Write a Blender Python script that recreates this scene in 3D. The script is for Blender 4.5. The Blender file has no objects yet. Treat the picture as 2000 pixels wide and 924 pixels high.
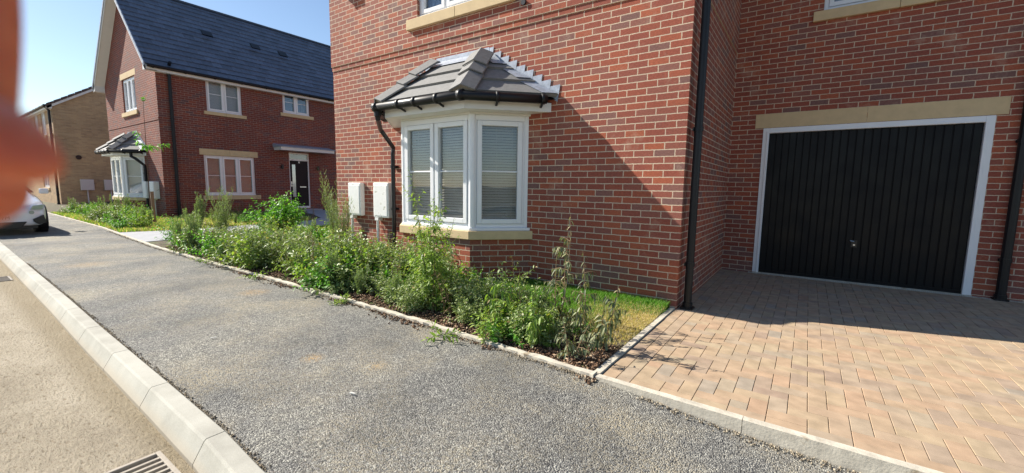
import bpy, bmesh, math, random
import numpy as np
from mathutils import Vector, Matrix
R = math.radians
S = bpy.context.scene
COL = S.collection

# ------------------------------------------------------------------ camera
CAM = Vector((1.1013, -4.7847, 1.315))
yaw, pitch, roll = -0.6073, -0.1165, 0.0143
cy_, sy_, cp_, sp_ = math.cos(yaw), math.sin(yaw), math.cos(pitch), math.sin(pitch)
fwd = Vector((sy_*cp_, cy_*cp_, sp_)); rt0 = Vector((cy_, -sy_, 0)); up0 = rt0.cross(fwd)
RT = rt0*math.cos(roll)+up0*math.sin(roll); UP = -rt0*math.sin(roll)+up0*math.cos(roll)
cd = bpy.data.cameras.new('camera'); cam = bpy.data.objects.new('camera', cd); COL.objects.link(cam)
m = Matrix((RT, UP, -fwd)).transposed().to_4x4(); m.translation = CAM
cam.matrix_world = m
cd.sensor_width = 36; cd.lens = 36*825.6/2000
cd.clip_start = 0.01; cd.clip_end = 1500
cd.dof.use_dof = True; cd.dof.focus_distance = 6.0; cd.dof.aperture_fstop = 6.0
S.camera = cam

# ------------------------------------------------------------------ light
SUNV = Vector((3.45, 1.0, -2.6)).normalized()          # travel direction of the light
w = bpy.data.worlds.new('World'); S.world = w; w.use_nodes = True
nt = w.node_tree; bg = nt.nodes['Background']
sk = nt.nodes.new('ShaderNodeTexSky'); sk.sky_type = 'NISHITA'; sk.sun_disc = False
sk.sun_elevation = math.asin(-SUNV.z)
sk.sun_rotation = math.atan2(-SUNV.x, -SUNV.y)
sk.air_density = 1.0; sk.dust_density = 0.25; sk.ozone_density = 2.0
nt.links.new(sk.outputs[0], bg.inputs[0]); bg.inputs[1].default_value = 0.075
sd = bpy.data.lights.new('sun', 'SUN'); sd.energy = 5.0; sd.angle = R(0.53); sd.color = (1, .93, .82)
so = bpy.data.objects.new('sun', sd); COL.objects.link(so)
so.rotation_euler = SUNV.to_track_quat('-Z', 'Y').to_euler(); so.location = (-20, -10, 20)
S.view_settings.view_transform = 'Standard'; S.view_settings.look = 'None'
S.view_settings.exposure = 1.0; S.view_settings.gamma = 1
S.render.engine = 'CYCLES'
S.cycles.max_bounces = 8; S.cycles.transparent_max_bounces = 12

# ------------------------------------------------------------------ materials
def newmat(name):
    m = bpy.data.materials.new(name); m.use_nodes = True
    return m, m.node_tree, m.node_tree.nodes['Principled BSDF']
def N(t, kind, **kw):
    n = t.nodes.new(kind)
    for k, v in kw.items():
        if k in n.inputs.keys(): n.inputs[k].default_value = v
        else: setattr(n, k, v)
    return n
def ramp(t, fac, stops, interp='LINEAR'):
    r = t.nodes.new('ShaderNodeValToRGB'); r.color_ramp.interpolation = interp
    e = r.color_ramp.elements
    while len(e) < len(stops): e.new(0.5)
    for el, (p, c) in zip(e, stops):
        el.position = p; el.color = (c[0], c[1], c[2], 1) if len(c) == 3 else c
    if fac is not None: t.links.new(fac, r.inputs[0])
    return r
def mix(t, fac, a, b, mode='MIX'):
    n = t.nodes.new('ShaderNodeMix'); n.data_type = 'RGBA'; n.blend_type = mode
    for s, v in ((n.inputs[0], fac), (n.inputs[6], a), (n.inputs[7], b)):
        if hasattr(v, 'links'): t.links.new(v, s)
        elif isinstance(v, (int, float)): s.default_value = v
        else: s.default_value = (*v, 1)
    return n.outputs[2]
def bump(t, h, strength=.3, dist=.01, normal=None):
    b = t.nodes.new('ShaderNodeBump'); b.inputs['Strength'].default_value = strength; b.inputs['Distance'].default_value = dist
    t.links.new(h, b.inputs['Height'])
    if normal: t.links.new(normal, b.inputs['Normal'])
    return b.outputs[0]
def coords(t): return t.nodes.new('ShaderNodeNewGeometry').outputs['Position']
def math_(t, op, a, b=None):
    n = t.nodes.new('ShaderNodeMath'); n.operation = op
    for i, v in enumerate((a, b)):
        if v is None: continue
        if hasattr(v, 'links'): t.links.new(v, n.inputs[i])
        else: n.inputs[i].default_value = v
    return n.outputs[0]

def simple(name, col, rough=.6, metal=0, var=.12, scale=6, bmp=0.0, bscale=80, spec=.5, coat=0, speck=None):
    m, t, p = newmat(name)
    pos = coords(t)
    n = N(t, 'ShaderNodeTexNoise', Scale=scale, Detail=6.0, Roughness=.6); t.links.new(pos, n.inputs['Vector'])
    lo = tuple(c*(1-var) for c in col); hi = tuple(min(1, c*(1+var)) for c in col)
    r = ramp(t, n.outputs[0], [(.3, lo), (.7, hi)])
    out = r.outputs[0]
    if speck:
        n3 = N(t, 'ShaderNodeTexNoise', Scale=speck[0], Detail=3.0); t.links.new(pos, n3.inputs['Vector'])
        r3 = ramp(t, n3.outputs[0], [(speck[1], (0, 0, 0)), (speck[1]+.08, (1, 1, 1))])
        out = mix(t, r3.outputs[0], out, speck[2])
    t.links.new(out, p.inputs['Base Color'])
    p.inputs['Roughness'].default_value = rough; p.inputs['Metallic'].default_value = metal
    p.inputs['Specular IOR Level'].default_value = spec
    p.inputs['Coat Weight'].default_value = coat
    if bmp:
        n2 = N(t, 'ShaderNodeTexNoise', Scale=bscale, Detail=4.0); t.links.new(pos, n2.inputs['Vector'])
        t.links.new(bump(t, n2.outputs[0], bmp, .004), p.inputs['Normal'])
    return m

def brick_mat(name, stops, mortar, bw=.225, rh=.075, ms=.0055, bstr=.35):
    m, t, p = newmat(name)
    uv = t.nodes.new('ShaderNodeUVMap').outputs[0]
    pos = coords(t)
    nd = N(t, 'ShaderNodeTexNoise', Scale=28.0, Detail=2.0); t.links.new(pos, nd.inputs['Vector'])
    vs = t.nodes.new('ShaderNodeVectorMath'); vs.operation = 'SUBTRACT'; t.links.new(nd.outputs['Color'], vs.inputs[0]); vs.inputs[1].default_value = (.5, .5, .5)
    vm = t.nodes.new('ShaderNodeVectorMath'); vm.operation = 'MULTIPLY_ADD'
    t.links.new(vs.outputs[0], vm.inputs[0]); vm.inputs[1].default_value = (.010, .008, 0); t.links.new(uv, vm.inputs[2])
    b = t.nodes.new('ShaderNodeTexBrick'); b.offset = .5; b.offset_frequency = 2; b.squash = 1
    for k, v in (('Scale', 1), ('Mortar Size', ms), ('Mortar Smooth', .15), ('Bias', 0), ('Brick Width', bw), ('Row Height', rh)):
        b.inputs[k].default_value = v
    b.inputs['Color1'].default_value = (0, 0, 0, 1); b.inputs['Color2'].default_value = (1, 1, 1, 1); b.inputs['Mortar'].default_value = (.5, .5, .5, 1)
    t.links.new(vm.outputs[0], b.inputs['Vector'])
    # clusters of darker / redder bricks
    nc = N(t, 'ShaderNodeTexNoise', Scale=1.1, Detail=2.0); t.links.new(pos, nc.inputs['Vector'])
    sh = math_(t, 'MULTIPLY_ADD', nc.outputs[0], .5); sh.node.inputs[2].default_value = -.25
    f = math_(t, 'ADD', b.outputs['Color'], sh)
    r = ramp(t, f, stops)
    # streaky face texture
    mp = N(t, 'ShaderNodeMapping'); mp.inputs['Scale'].default_value = (1, 1, 3.0); t.links.new(pos, mp.inputs[0])
    n1 = N(t, 'ShaderNodeTexNoise', Scale=38.0, Detail=7.0, Roughness=.7); t.links.new(mp.outputs[0], n1.inputs['Vector'])
    rv = ramp(t, n1.outputs[0], [(.28, (.62, .62, .62)), (.7, (1.3, 1.3, 1.3))])
    c = mix(t, 1.0, r.outputs[0], rv.outputs[0], 'MULTIPLY')
    n2 = N(t, 'ShaderNodeTexNoise', Scale=90.0, Detail=4.0); t.links.new(pos, n2.inputs['Vector'])
    mr = ramp(t, n2.outputs[0], [(.3, tuple(x*.7 for x in mortar)), (.7, tuple(x*1.18 for x in mortar))])
    c = mix(t, b.outputs['Fac'], c, mr.outputs[0])
    # broad weathering
    n4 = N(t, 'ShaderNodeTexNoise', Scale=.7, Detail=5.0); t.links.new(pos, n4.inputs['Vector'])
    rw = ramp(t, n4.outputs[0], [(.3, (.85, .85, .87)), (.7, (1.1, 1.08, 1.05))])
    c = mix(t, 1.0, c, rw.outputs[0], 'MULTIPLY')
    # faint lime bloom and mortar smears
    n6 = N(t, 'ShaderNodeTexNoise', Scale=2.3, Detail=8.0, Roughness=.7); t.links.new(pos, n6.inputs['Vector'])
    rb = ramp(t, n6.outputs[0], [(.56, (0, 0, 0)), (.72, (.34, .34, .34))])
    c = mix(t, rb.outputs[0], c, tuple(x*.95 for x in mortar))
    t.links.new(c, p.inputs['Base Color']); p.inputs['Roughness'].default_value = .82; p.inputs['Specular IOR Level'].default_value = .25
    inv = math_(t, 'SUBTRACT', 1.0, b.outputs['Fac'])
    b1 = bump(t, inv, bstr, .006)
    b2 = bump(t, n1.outputs[0], .16, .003, b1)
    t.links.new(b2, p.inputs['Normal'])
    return m
RED = [(0, (.20, .105, .092)), (.09, (.245, .112, .092)), (.22, (.285, .098, .070)), (.5, (.285, .082, .056)), (.72, (.32, .090, .056)), (.9, (.39, .112, .060)), (1, (.27, .078, .056))]
M = {}
M['brick'] = brick_mat('red_brick', RED, (.60, .48, .36))
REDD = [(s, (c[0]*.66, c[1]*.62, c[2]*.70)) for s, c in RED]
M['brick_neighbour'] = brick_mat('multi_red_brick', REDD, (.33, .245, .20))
M['brick_buff'] = brick_mat('buff_brick', [(0, (.40, .27, .15)), (.4, (.47, .31, .175)), (.7, (.52, .36, .20)), (1, (.36, .235, .14))], (.50, .39, .26))
M['stone'] = simple('cast_stone', (.62, .47, .27), .85, var=.07, scale=9, bmp=.15, bscale=140)
M['upvc'] = simple('white_upvc', (.80, .81, .83), .28, var=.02, spec=.5)
M['cream'] = simple('white_fascia', (.72, .71, .68), .4, var=.03)
M['black'] = simple('black_plastic', (.009, .009, .011), .42, var=.2, spec=.35)
M['lead'] = simple('lead_flashing', (.33, .37, .44), .5, metal=.2, var=.22, scale=14, bmp=.25, bscale=25)
M['tile'] = simple('grey_concrete_tile', (.20, .199, .195), .8, var=.14, scale=20, bmp=.3, bscale=120)
M['mortar'] = simple('hip_mortar', (.34, .31, .26), .9, var=.2, scale=30, bmp=.5)
M['box'] = simple('meter_box_white', (.82, .82, .80), .45, var=.05, scale=14, speck=(14, .63, (.5, .5, .42)))
M['box_far'] = simple('meter_box_pinkish', (.62, .56, .54), .5, var=.03)
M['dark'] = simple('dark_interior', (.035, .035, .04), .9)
M['roomwall'] = simple('room_wall', (.30, .28, .25), .9)
M['steel'] = simple('brushed_steel', (.55, .55, .55), .3, metal=.9)
M['cover'] = simple('cast_iron', (.16, .14, .12), .7, metal=.3, var=.25, scale=30, bmp=.4)
M['iron'] = simple('pale_grating', (.34, .30, .245), .75, var=.15, scale=30, bmp=.3, bscale=60)
M['door'] = simple('dark_door', (.018, .011, .014), .5, var=.1, spec=.2)
M['wood'] = simple('stake_wood', (.27, .16, .09), .8, var=.2, scale=25)
M['bark'] = simple('sapling_bark', (.14, .09, .06), .85, var=.25, scale=30)
M['tyre'] = simple('tyre_rubber', (.012, .012, .013), .75)
M['carblack'] = simple('car_black_trim', (.008, .008, .01), .35)
M['carwhite'] = simple('car_white_paint', (.78, .80, .83), .18, var=.01, coat=.8)
M['alloy'] = simple('alloy_wheel', (.4, .41, .43), .3, metal=.9)
M['plate'] = simple('plate_white', (.78, .78, .74), .35, var=.01)
M['lens'] = simple('lamp_lens', (.42, .45, .52), .08, metal=.5)
M['litter'] = simple('litter_white', (.7, .68, .62), .7)
M['cobble'] = simple('edging_concrete', (.50, .46, .38), .9, var=.2, scale=14, bmp=.5, bscale=70, speck=(9, .6, (.33, .27, .19)))
M['blind'] = simple('blind_slat', (.56, .56, .52), .5, var=.03)
M['net'] = simple('pale_curtain', (.62, .62, .62), .9, var=.05)
M['curtain_blue'] = simple('blue_curtain', (.18, .27, .42), .9, var=.2, scale=9)
M['blindpale'] = simple('roller_blind', (.42, .46, .46), .8, var=.02)
M['tan'] = simple('tan_shutter', (.20, .20, .215), .8, var=.05)  # even net-grey blind behind the neighbour's ground-floor panes

def glass_mat(name, tint=(1, 1, 1), refl=1.0):
    m, t, p = newmat(name); t.nodes.remove(p)
    out = t.nodes['Material Output']
    tr = N(t, 'ShaderNodeBsdfTransparent'); tr.inputs[0].default_value = (*tint, 1)
    gl = N(t, 'ShaderNodeBsdfGlossy'); gl.inputs['Roughness'].default_value = .01; gl.inputs['Color'].default_value = (.95, .97, 1, 1)
    fr = N(t, 'ShaderNodeFresnel'); ge = t.nodes.new('ShaderNodeNewGeometry')
    io = math_(t, 'MULTIPLY_ADD', ge.outputs['Backfacing'], 1/1.5-1.5); io.node.inputs[2].default_value = 1.5; t.links.new(io, fr.inputs[0])   # same reflectance from both sides of the pane
    n = N(t, 'ShaderNodeTexNoise', Scale=1.6, Detail=1.0); t.links.new(coords(t), n.inputs['Vector'])
    bn = bump(t, n.outputs[0], .12, .02); t.links.new(bn, gl.inputs['Normal'])
    f = math_(t, 'MULTIPLY_ADD', fr.outputs[0], refl); f.node.inputs[2].default_value = .02; f.node.use_clamp = True
    mx = N(t, 'ShaderNodeMixShader'); t.links.new(f, mx.inputs[0]); t.links.new(tr.outputs[0], mx.inputs[1]); t.links.new(gl.outputs[0], mx.inputs[2])
    t.links.new(mx.outputs[0], out.inputs[0]); return m
M['glass'] = glass_mat('window_glass', (.88, .89, .89), 1.0)

def garage_mat():
    m, t, p = newmat('garage_black')
    p.inputs['Base Color'].default_value = (.004, .0045, .006, 1); p.inputs['Specular IOR Level'].default_value = .22
    n = N(t, 'ShaderNodeTexNoise', Scale=4.0, Detail=4.0); t.links.new(coords(t), n.inputs['Vector'])
    r = ramp(t, n.outputs[0], [(.3, (.30, .30, .30)), (.7, (.5, .5, .5))]); t.links.new(r.outputs[0], p.inputs['Roughness'])
    return m
M['garage'] = garage_mat()

def asphalt():
    m, t, p = newmat('asphalt_footpath')
    pos = coords(t)
    v = N(t, 'ShaderNodeTexVoronoi', Scale=130.0); t.links.new(pos, v.inputs['Vector'])
    v2 = N(t, 'ShaderNodeTexVoronoi', Scale=60.0); t.links.new(pos, v2.inputs['Vector'])
    sep = N(t, 'ShaderNodeSeparateColor'); t.links.new(v.outputs['Color'], sep.inputs[0])
    r = ramp(t, sep.outputs[0], [(0, (.125, .123, .118)), (.4, (.225, .22, .208)), (.75, (.325, .32, .298)), (1, (.47, .46, .42))])
    sep2 = N(t, 'ShaderNodeSeparateColor'); t.links.new(v2.outputs['Color'], sep2.inputs[0])
    r2 = ramp(t, sep2.outputs[1], [(0, (.7, .7, .71)), (1, (1.25, 1.25, 1.2))])
    c = mix(t, 1.0, r.outputs[0], r2.outputs[0], 'MULTIPLY')
    # dark gaps between stones
    rg = ramp(t, v.outputs['Distance'], [(.35, (1, 1, 1)), (.8, (.40, .40, .41))])
    c = mix(t, 1.0, c, rg.outputs[0], 'MULTIPLY')
    # dusty patches
    n = N(t, 'ShaderNodeTexNoise', Scale=1.5, Detail=7.0, Roughness=.62); t.links.new(pos, n.inputs['Vector'])
    rd = ramp(t, n.outputs[0], [(.44, (0, 0, 0)), (.66, (.95, .95, .95))])
    nf = N(t, 'ShaderNodeTexNoise', Scale=70.0, Detail=3.0); t.links.new(pos, nf.inputs['Vector'])
    rf = ramp(t, nf.outputs[0], [(.42, (0, 0, 0)), (.56, (1, 1, 1))])
    dm = mix(t, 1.0, rd.outputs[0], rf.outputs[0], 'MULTIPLY')
    c = mix(t, dm, c, (.33, .29, .21))
    n5 = N(t, 'ShaderNodeTexNoise', Scale=.9, Detail=7.0, Roughness=.65); t.links.new(pos, n5.inputs['Vector'])
    r5 = ramp(t, n5.outputs[0], [(.34, (.68, .69, .71)), (.5, (.98, .98, .98)), (.68, (1.3, 1.27, 1.18))])
    c = mix(t, 1.0, c, r5.outputs[0], 'MULTIPLY')
    # pale ochre splash stains
    for (sx, sy, rad) in ((-4.35, -2.45, .17), (-1.9, -3.1, .08), (-8.2, -3.2, .3), (-1.4, -2.9, .09)):
        vd = N(t, 'ShaderNodeVectorMath', operation='DISTANCE'); vd.inputs[1].default_value = (sx, sy, 0); t.links.new(pos, vd.inputs[0])
        nn = math_(t, 'MULTIPLY_ADD', n.outputs[0], rad*2.2); t.links.new(vd.outputs['Value'], nn.node.inputs[2])
        rs = ramp(t, nn, [(rad*1.1, (.8, .8, .8)), (rad*2.3, (0, 0, 0))])
        c = mix(t, mix(t, 1.0, rs.outputs[0], rf.outputs[0], 'MULTIPLY'), c, (.42, .29, .14))
    t.links.new(c, p.inputs['Base Color']); p.inputs['Roughness'].default_value = .8; p.inputs['Specular IOR Level'].default_value = .3
    hb = math_(t, 'SUBTRACT', 1.0, v.outputs['Distance'])
    b1 = bump(t, hb, .75, .012); b2 = bump(t, n.outputs[0], .3, .05, b1)
    t.links.new(b2, p.inputs['Normal']); return m
M['asphalt'] = asphalt()

def road_mat():
    m, t, p = newmat('silty_road')
    pos = coords(t)
    n = N(t, 'ShaderNodeTexNoise', Scale=1.6, Detail=9.0, Roughness=.68); t.links.new(pos, n.inputs['Vector'])
    r = ramp(t, n.outputs[0], [(.28, (.33, .28, .21)), (.5, (.45, .39, .30)), (.74, (.56, .495, .395))])
    mp = N(t, 'ShaderNodeMapping'); mp.inputs['Rotation'].default_value = (0, 0, .5); mp.inputs['Scale'].default_value = (1, 2.4, 1); t.links.new(pos, mp.inputs[0])
    n2 = N(t, 'ShaderNodeTexNoise', Scale=16.0, Detail=6.0, Roughness=.6); t.links.new(mp.outputs[0], n2.inputs['Vector'])
    r2 = ramp(t, n2.outputs[0], [(.30, (.62, .58, .5)), (.42, (1, 1, 1)), (.7, (1.06, 1.06, 1.04))])
    c = mix(t, 1.0, r.outputs[0], r2.outputs[0], 'MULTIPLY')
    n3 = N(t, 'ShaderNodeTexNoise', Scale=42.0, Detail=7.0, Roughness=.72); t.links.new(mp.outputs[0], n3.inputs['Vector'])
    r3 = ramp(t, n3.outputs[0], [(.33, (.45, .40, .33)), (.44, (.97, .97, .96)), (.7, (1.07, 1.07, 1.06))])
    c = mix(t, 1.0, c, r3.outputs[0], 'MULTIPLY')
    # brown silt in the channel by the kerb
    sp = N(t, 'ShaderNodeSeparateXYZ'); t.links.new(pos, sp.inputs[0])
    yy = math_(t, 'MULTIPLY_ADD', n.outputs[0], .28); t.links.new(sp.outputs[1], yy.node.inputs[2])
    rk = ramp(t, math_(t, 'ADD', yy, 4.2), [(.12, (0, 0, 0)), (.24, (.6, .6, .6))])
    c = mix(t, rk.outputs[0], c, (.27, .215, .13))
    t.links.new(c, p.inputs['Base Color']); p.inputs['Roughness'].default_value = .9; p.inputs['Specular IOR Level'].default_value = .15
    v = N(t, 'ShaderNodeTexVoronoi', Scale=150.0); t.links.new(pos, v.inputs['Vector'])
    b0 = bump(t, n3.outputs[0], .9, .022); b1 = bump(t, n2.outputs[0], .8, .03, b0); b2 = bump(t, v.outputs['Distance'], .3, .004, b1)
    t.links.new(b2, p.inputs['Normal']); return m
M['road'] = road_mat()

def kerb_mat():
    m, t, p = newmat('kerb_concrete')
    pos = coords(t)
    n = N(t, 'ShaderNodeTexNoise', Scale=2.2, Detail=8.0, Roughness=.65); t.links.new(pos, n.inputs['Vector'])
    r = ramp(t, n.outputs[0], [(.3, (.31, .30, .26)), (.5, (.42, .41, .36)), (.7, (.49, .48, .425))])
    n2 = N(t, 'ShaderNodeTexNoise', Scale=240.0, Detail=2.0); t.links.new(pos, n2.inputs['Vector'])
    r2 = ramp(t, n2.outputs[0], [(.3, (.86, .86, .86)), (.6, (1.04, 1.04, 1.04))])
    c = mix(t, 1.0, r.outputs[0], r2.outputs[0], 'MULTIPLY')
    sp = N(t, 'ShaderNodeSeparateXYZ'); t.links.new(pos, sp.inputs[0])
    zz = math_(t, 'MULTIPLY_ADD', n.outputs[0], -.09); t.links.new(sp.outputs[2], zz.node.inputs[2])
    rk = ramp(t, math_(t, 'ADD', zz, .2), [(.04, (.6, .6, .6)), (.115, (0, 0, 0))])
    c = mix(t, rk.outputs[0], c, (.40, .32, .22))
    t.links.new(c, p.inputs['Base Color']); p.inputs['Roughness'].default_value = .85; p.inputs['Specular IOR Level'].default_value = .2
    t.links.new(bump(t, n2.outputs[0], .2, .002), p.inputs['Normal']); return m
M['kerb'] = kerb_mat()

def attr_mat(name, stops, rough=.6, transl=0.0, spec=.4, noise=(0, 0)):
    m, t, p = newmat(name)
    a = N(t, 'ShaderNodeAttribute'); a.attribute_name = 'tone'
    r = ramp(t, a.outputs['Fac'], stops)
    c = r.outputs[0]
    if noise[0]:
        n = N(t, 'ShaderNodeTexNoise', Scale=float(noise[0]), Detail=5.0); t.links.new(coords(t), n.inputs['Vector'])
        k = noise[1]; rr = ramp(t, n.outputs[0], [(.3, (1-k,)*3), (.7, (1+k,)*3)])
        c = mix(t, 1.0, c, rr.outputs[0], 'MULTIPLY')
        t.links.new(bump(t, n.outputs[0], .3, .003), p.inputs['Normal'])
    t.links.new(c, p.inputs['Base Color']); p.inputs['Roughness'].default_value = rough; p.inputs['Specular IOR Level'].default_value = spec
    if transl:
        tr = N(t, 'ShaderNodeBsdfTranslucent')
        c2 = mix(t, 1.0, c, (1.5, 1.6, .7), 'MULTIPLY'); t.links.new(c2, tr.inputs[0])
        mx = N(t, 'ShaderNodeMixShader'); mx.inputs[0].default_value = transl
        t.links.new(p.outputs[0], mx.inputs[1]); t.links.new(tr.outputs[0], mx.inputs[2])
        t.links.new(mx.outputs[0], t.nodes['Material Output'].inputs[0])
    return m
M['paver'] = attr_mat('block_paver', [(0, (.32, .235, .175)), (.2, (.36, .285, .205)), (.4, (.385, .275, .185)), (.6, (.385, .295, .195)), (.8, (.395, .27, .18)), (.94, (.38, .30, .20)), (1, (.32, .27, .215))], .82, noise=(9, .17), spec=.25)
M['leaf'] = attr_mat('weed_leaf', [(0, (.09, .16, .03)), (.35, (.18, .29, .05)), (.7, (.29, .40, .08)), (.9, (.38, .45, .14)), (.97, (.34, .33, .10)), (1, (.36, .24, .10))], .5, .35, .4)
M['leaf_bright'] = attr_mat('bright_leaf', [(0, (.06, .18, .025)), (.5, (.12, .32, .04)), (1, (.21, .42, .06))], .5, .35, .5)
M['leaf_grey'] = attr_mat('greygreen_leaf', [(0, (.13, .20, .08)), (.5, (.24, .33, .14)), (.85, (.34, .42, .2)), (1, (.36, .36, .2))], .5, .3, .4)
M['leaf_silver'] = attr_mat('glossy_leaf', [(0, (.10, .16, .05)), (.4, (.21, .29, .09)), (.75, (.34, .41, .17)), (.95, (.42, .48, .29)), (1, (.32, .23, .11))], .48, .2, .45)
M['leaf_wilt'] = attr_mat('wilted_leaf', [(0, (.07, .10, .045)), (.45, (.16, .19, .095)), (.8, (.28, .29, .16)), (1, (.36, .30, .17))], .55, .2, .4)
M['leaf_red'] = attr_mat('seed_head', [(0, (.14, .07, .04)), (.5, (.22, .15, .08)), (1, (.28, .28, .14))], .6, .2)
M['stem'] = simple('green_stem', (.16, .19, .07), .6, var=.3, scale=12)
M['stem_brown'] = simple('brown_stem', (.22, .15, .08), .7, var=.3, scale=12)
M['grass'] = attr_mat('grass_blades', [(0, (.07, .19, .02)), (.4, (.12, .29, .03)), (.62, (.20, .33, .05)), (.75, (.42, .37, .16)), (.88, (.58, .46, .26)), (1, (.66, .53, .33))], .55, .35, .3)
M['grit'] = attr_mat('pale_grit', [(0, (.14, .115, .085)), (.5, (.30, .25, .18)), (1, (.46, .40, .30))], .9, 0, .15)
M['mulch'] = attr_mat('bark_chips', [(0, (.03, .018, .012)), (.35, (.09, .05, .03)), (.7, (.19, .115, .07)), (.9, (.33, .22, .14)), (1, (.48, .38, .27))], .85, 0, .2)
M['skin'] = None

def soil():
    m, t, p = newmat('soil_ground')
    pos = coords(t)
    n = N(t, 'ShaderNodeTexNoise', Scale=3.0, Detail=9.0, Roughness=.7); t.links.new(pos, n.inputs['Vector'])
    r = ramp(t, n.outputs[0], [(.3, (.05, .035, .022)), (.5, (.10, .075, .045)), (.62, (.10, .13, .04)), (.8, (.15, .19, .06))])
    t.links.new(r.outputs[0], p.inputs['Base Color']); p.inputs['Roughness'].default_value = .95
    n2 = N(t, 'ShaderNodeTexNoise', Scale=60.0, Detail=5.0); t.links.new(pos, n2.inputs['Vector'])
    t.links.new(bump(t, n2.outputs[0], .8, .02), p.inputs['Normal']); return m
M['soil'] = soil()
M['slab'] = simple('grey_paving', (.33, .34, .36), .85, var=.12, scale=4, bmp=.2)

def roof_tile(name, col, tw=.33):
    m, t, p = newmat(name)
    uv = t.nodes.new('ShaderNodeUVMap').outputs[0]
    b = t.nodes.new('ShaderNodeTexBrick'); b.offset = .5; b.offset_frequency = 2
    for k, v in (('Scale', 1), ('Mortar Size', .004), ('Mortar Smooth', .1), ('Brick Width', tw), ('Row Height', .3)): b.inputs[k].default_value = v
    b.inputs['Color1'].default_value = (*[c*.8 for c in col], 1); b.inputs['Color2'].default_value = (*[c*1.2 for c in col], 1)
    b.inputs['Mortar'].default_value = (*[c*.45 for c in col], 1); t.links.new(uv, b.inputs['Vector'])
    n = N(t, 'ShaderNodeTexNoise', Scale=12.0, Detail=6.0); t.links.new(coords(t), n.inputs['Vector'])
    rr = ramp(t, n.outputs[0], [(.3, (.8, .8, .8)), (.7, (1.2, 1.2, 1.2))])
    t.links.new(mix(t, 1.0, b.outputs['Color'], rr.outputs[0], 'MULTIPLY'), p.inputs['Base Color'])
    p.inputs['Roughness'].default_value = .55; p.inputs['Specular IOR Level'].default_value = .5
    t.links.new(bump(t, n.outputs[0], .2, .005), p.inputs['Normal']); return m
M['slate'] = roof_tile('slate_grey_tile', (.105, .130, .18))
M['brown_tile'] = roof_tile('brown_tile', (.17, .10, .08))

# ------------------------------------------------------------------ mesh helpers
def tagp(o, label=None, cat=None, group=None, kind=None):
    if label: o['label'] = label
    if cat: o['category'] = cat
    if group: o['group'] = group
    if kind: o['kind'] = kind
    return o
def empty(name, loc=(0, 0, 0), label=None, cat=None, group=None):
    o = bpy.data.objects.new(name, None); o.location = loc; o.empty_display_size = .2; COL.objects.link(o)
    return tagp(o, label, cat, group)
def rootloc(o):
    v = Vector((0, 0, 0))
    while o is not None: v += o.location; o = o.parent
    return v
class MB:
    def __init__(s): s.v = []; s.f = []; s.uv = None
    def add(s, vs, fs):
        b = len(s.v); s.v += [tuple(v) for v in vs]; s.f += [tuple(i+b for i in f) for f in fs]; return s
    def box(s, x0, x1, y0, y1, z0, z1):
        vs = [(x, y, z) for z in (z0, z1) for (x, y) in ((x0, y0), (x1, y0), (x1, y1), (x0, y1))]
        return s.add(vs, [(3, 2, 1, 0), (4, 5, 6, 7), (0, 1, 5, 4), (1, 2, 6, 5), (2, 3, 7, 6), (3, 0, 4, 7)])
    def prism(s, pts, vec):
        pts = [Vector(p) for p in pts]; vec = Vector(vec); n = len(pts)
        nrm = Vector((0, 0, 0))
        for i in range(n): nrm += pts[i].cross(pts[(i+1) % n])
        vs = pts+[p+vec for p in pts]
        if nrm.dot(vec) > 0: fs = [tuple(range(n))[::-1], tuple(range(n, 2*n))]+[(i, (i+1) % n, n+(i+1) % n, n+i) for i in range(n)]
        else: fs = [tuple(range(n)), tuple(range(n, 2*n))[::-1]]+[(i, n+i, n+(i+1) % n, (i+1) % n) for i in range(n)]
        return s.add(vs, fs)
    def obox(s, o, u, n, a, b, d0, d1, z0, z1):
        """box in a wall frame: o + u*[a,b] + n*[d0,d1] + z"""
        o, u, n = Vector(o), Vector(u), Vector(n)
        pts = [o+u*a+n*d0, o+u*b+n*d0, o+u*b+n*d1, o+u*a+n*d1]
        pts = [Vector((p.x, p.y, z0)) for p in pts]
        return s.prism(pts, (0, 0, z1-z0))
    def tube(s, path, r, n=10, cap=True):
        path = [Vector(p) for p in path]; rs = r if isinstance(r, (list, tuple)) else [r]*len(path)
        rings = []; prev = None
        for i, p in enumerate(path):
            d = (path[min(i+1, len(path)-1)]-path[max(i-1, 0)]).normalized()
            a = prev if prev is not None else (Vector((0, 0, 1)) if abs(d.z) < .9 else Vector((1, 0, 0)))
            x = (a-d*a.dot(d)).normalized(); prev = x; y = d.cross(x)
            rings.append([p+(x*math.cos(2*math.pi*k/n)+y*math.sin(2*math.pi*k/n))*rs[i] for k in range(n)])
        fs = []
        for i in range(len(rings)-1):
            for k in range(n): fs.append((i*n+k, i*n+(k+1) % n, (i+1)*n+(k+1) % n, (i+1)*n+k))
        if cap: fs += [tuple(range(n))[::-1], tuple(range((len(rings)-1)*n, len(rings)*n))]
        return s.add([v for r_ in rings for v in r_], fs)
    def build(s, name, mat, parent=None, bevel=0, smooth=False, **kw):
        me = bpy.data.meshes.new(name); L = rootloc(parent) if parent else Vector((0, 0, 0))
        me.from_pydata([(v[0]-L.x, v[1]-L.y, v[2]-L.z) for v in s.v], [], s.f)
        me.materials.append(M[mat] if isinstance(mat, str) else mat)
        o = bpy.data.objects.new(name, me); COL.objects.link(o)
        if parent: o.parent = parent
        if smooth: me.polygons.foreach_set('use_smooth', [True]*len(me.polygons))
        if bevel:
            b = o.modifiers.new('bevel', 'BEVEL'); b.width = bevel; b.segments = 2; b.limit_method = 'ANGLE'; b.angle_limit = R(40)
        tagp(o, **kw); me.update(); return o
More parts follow.
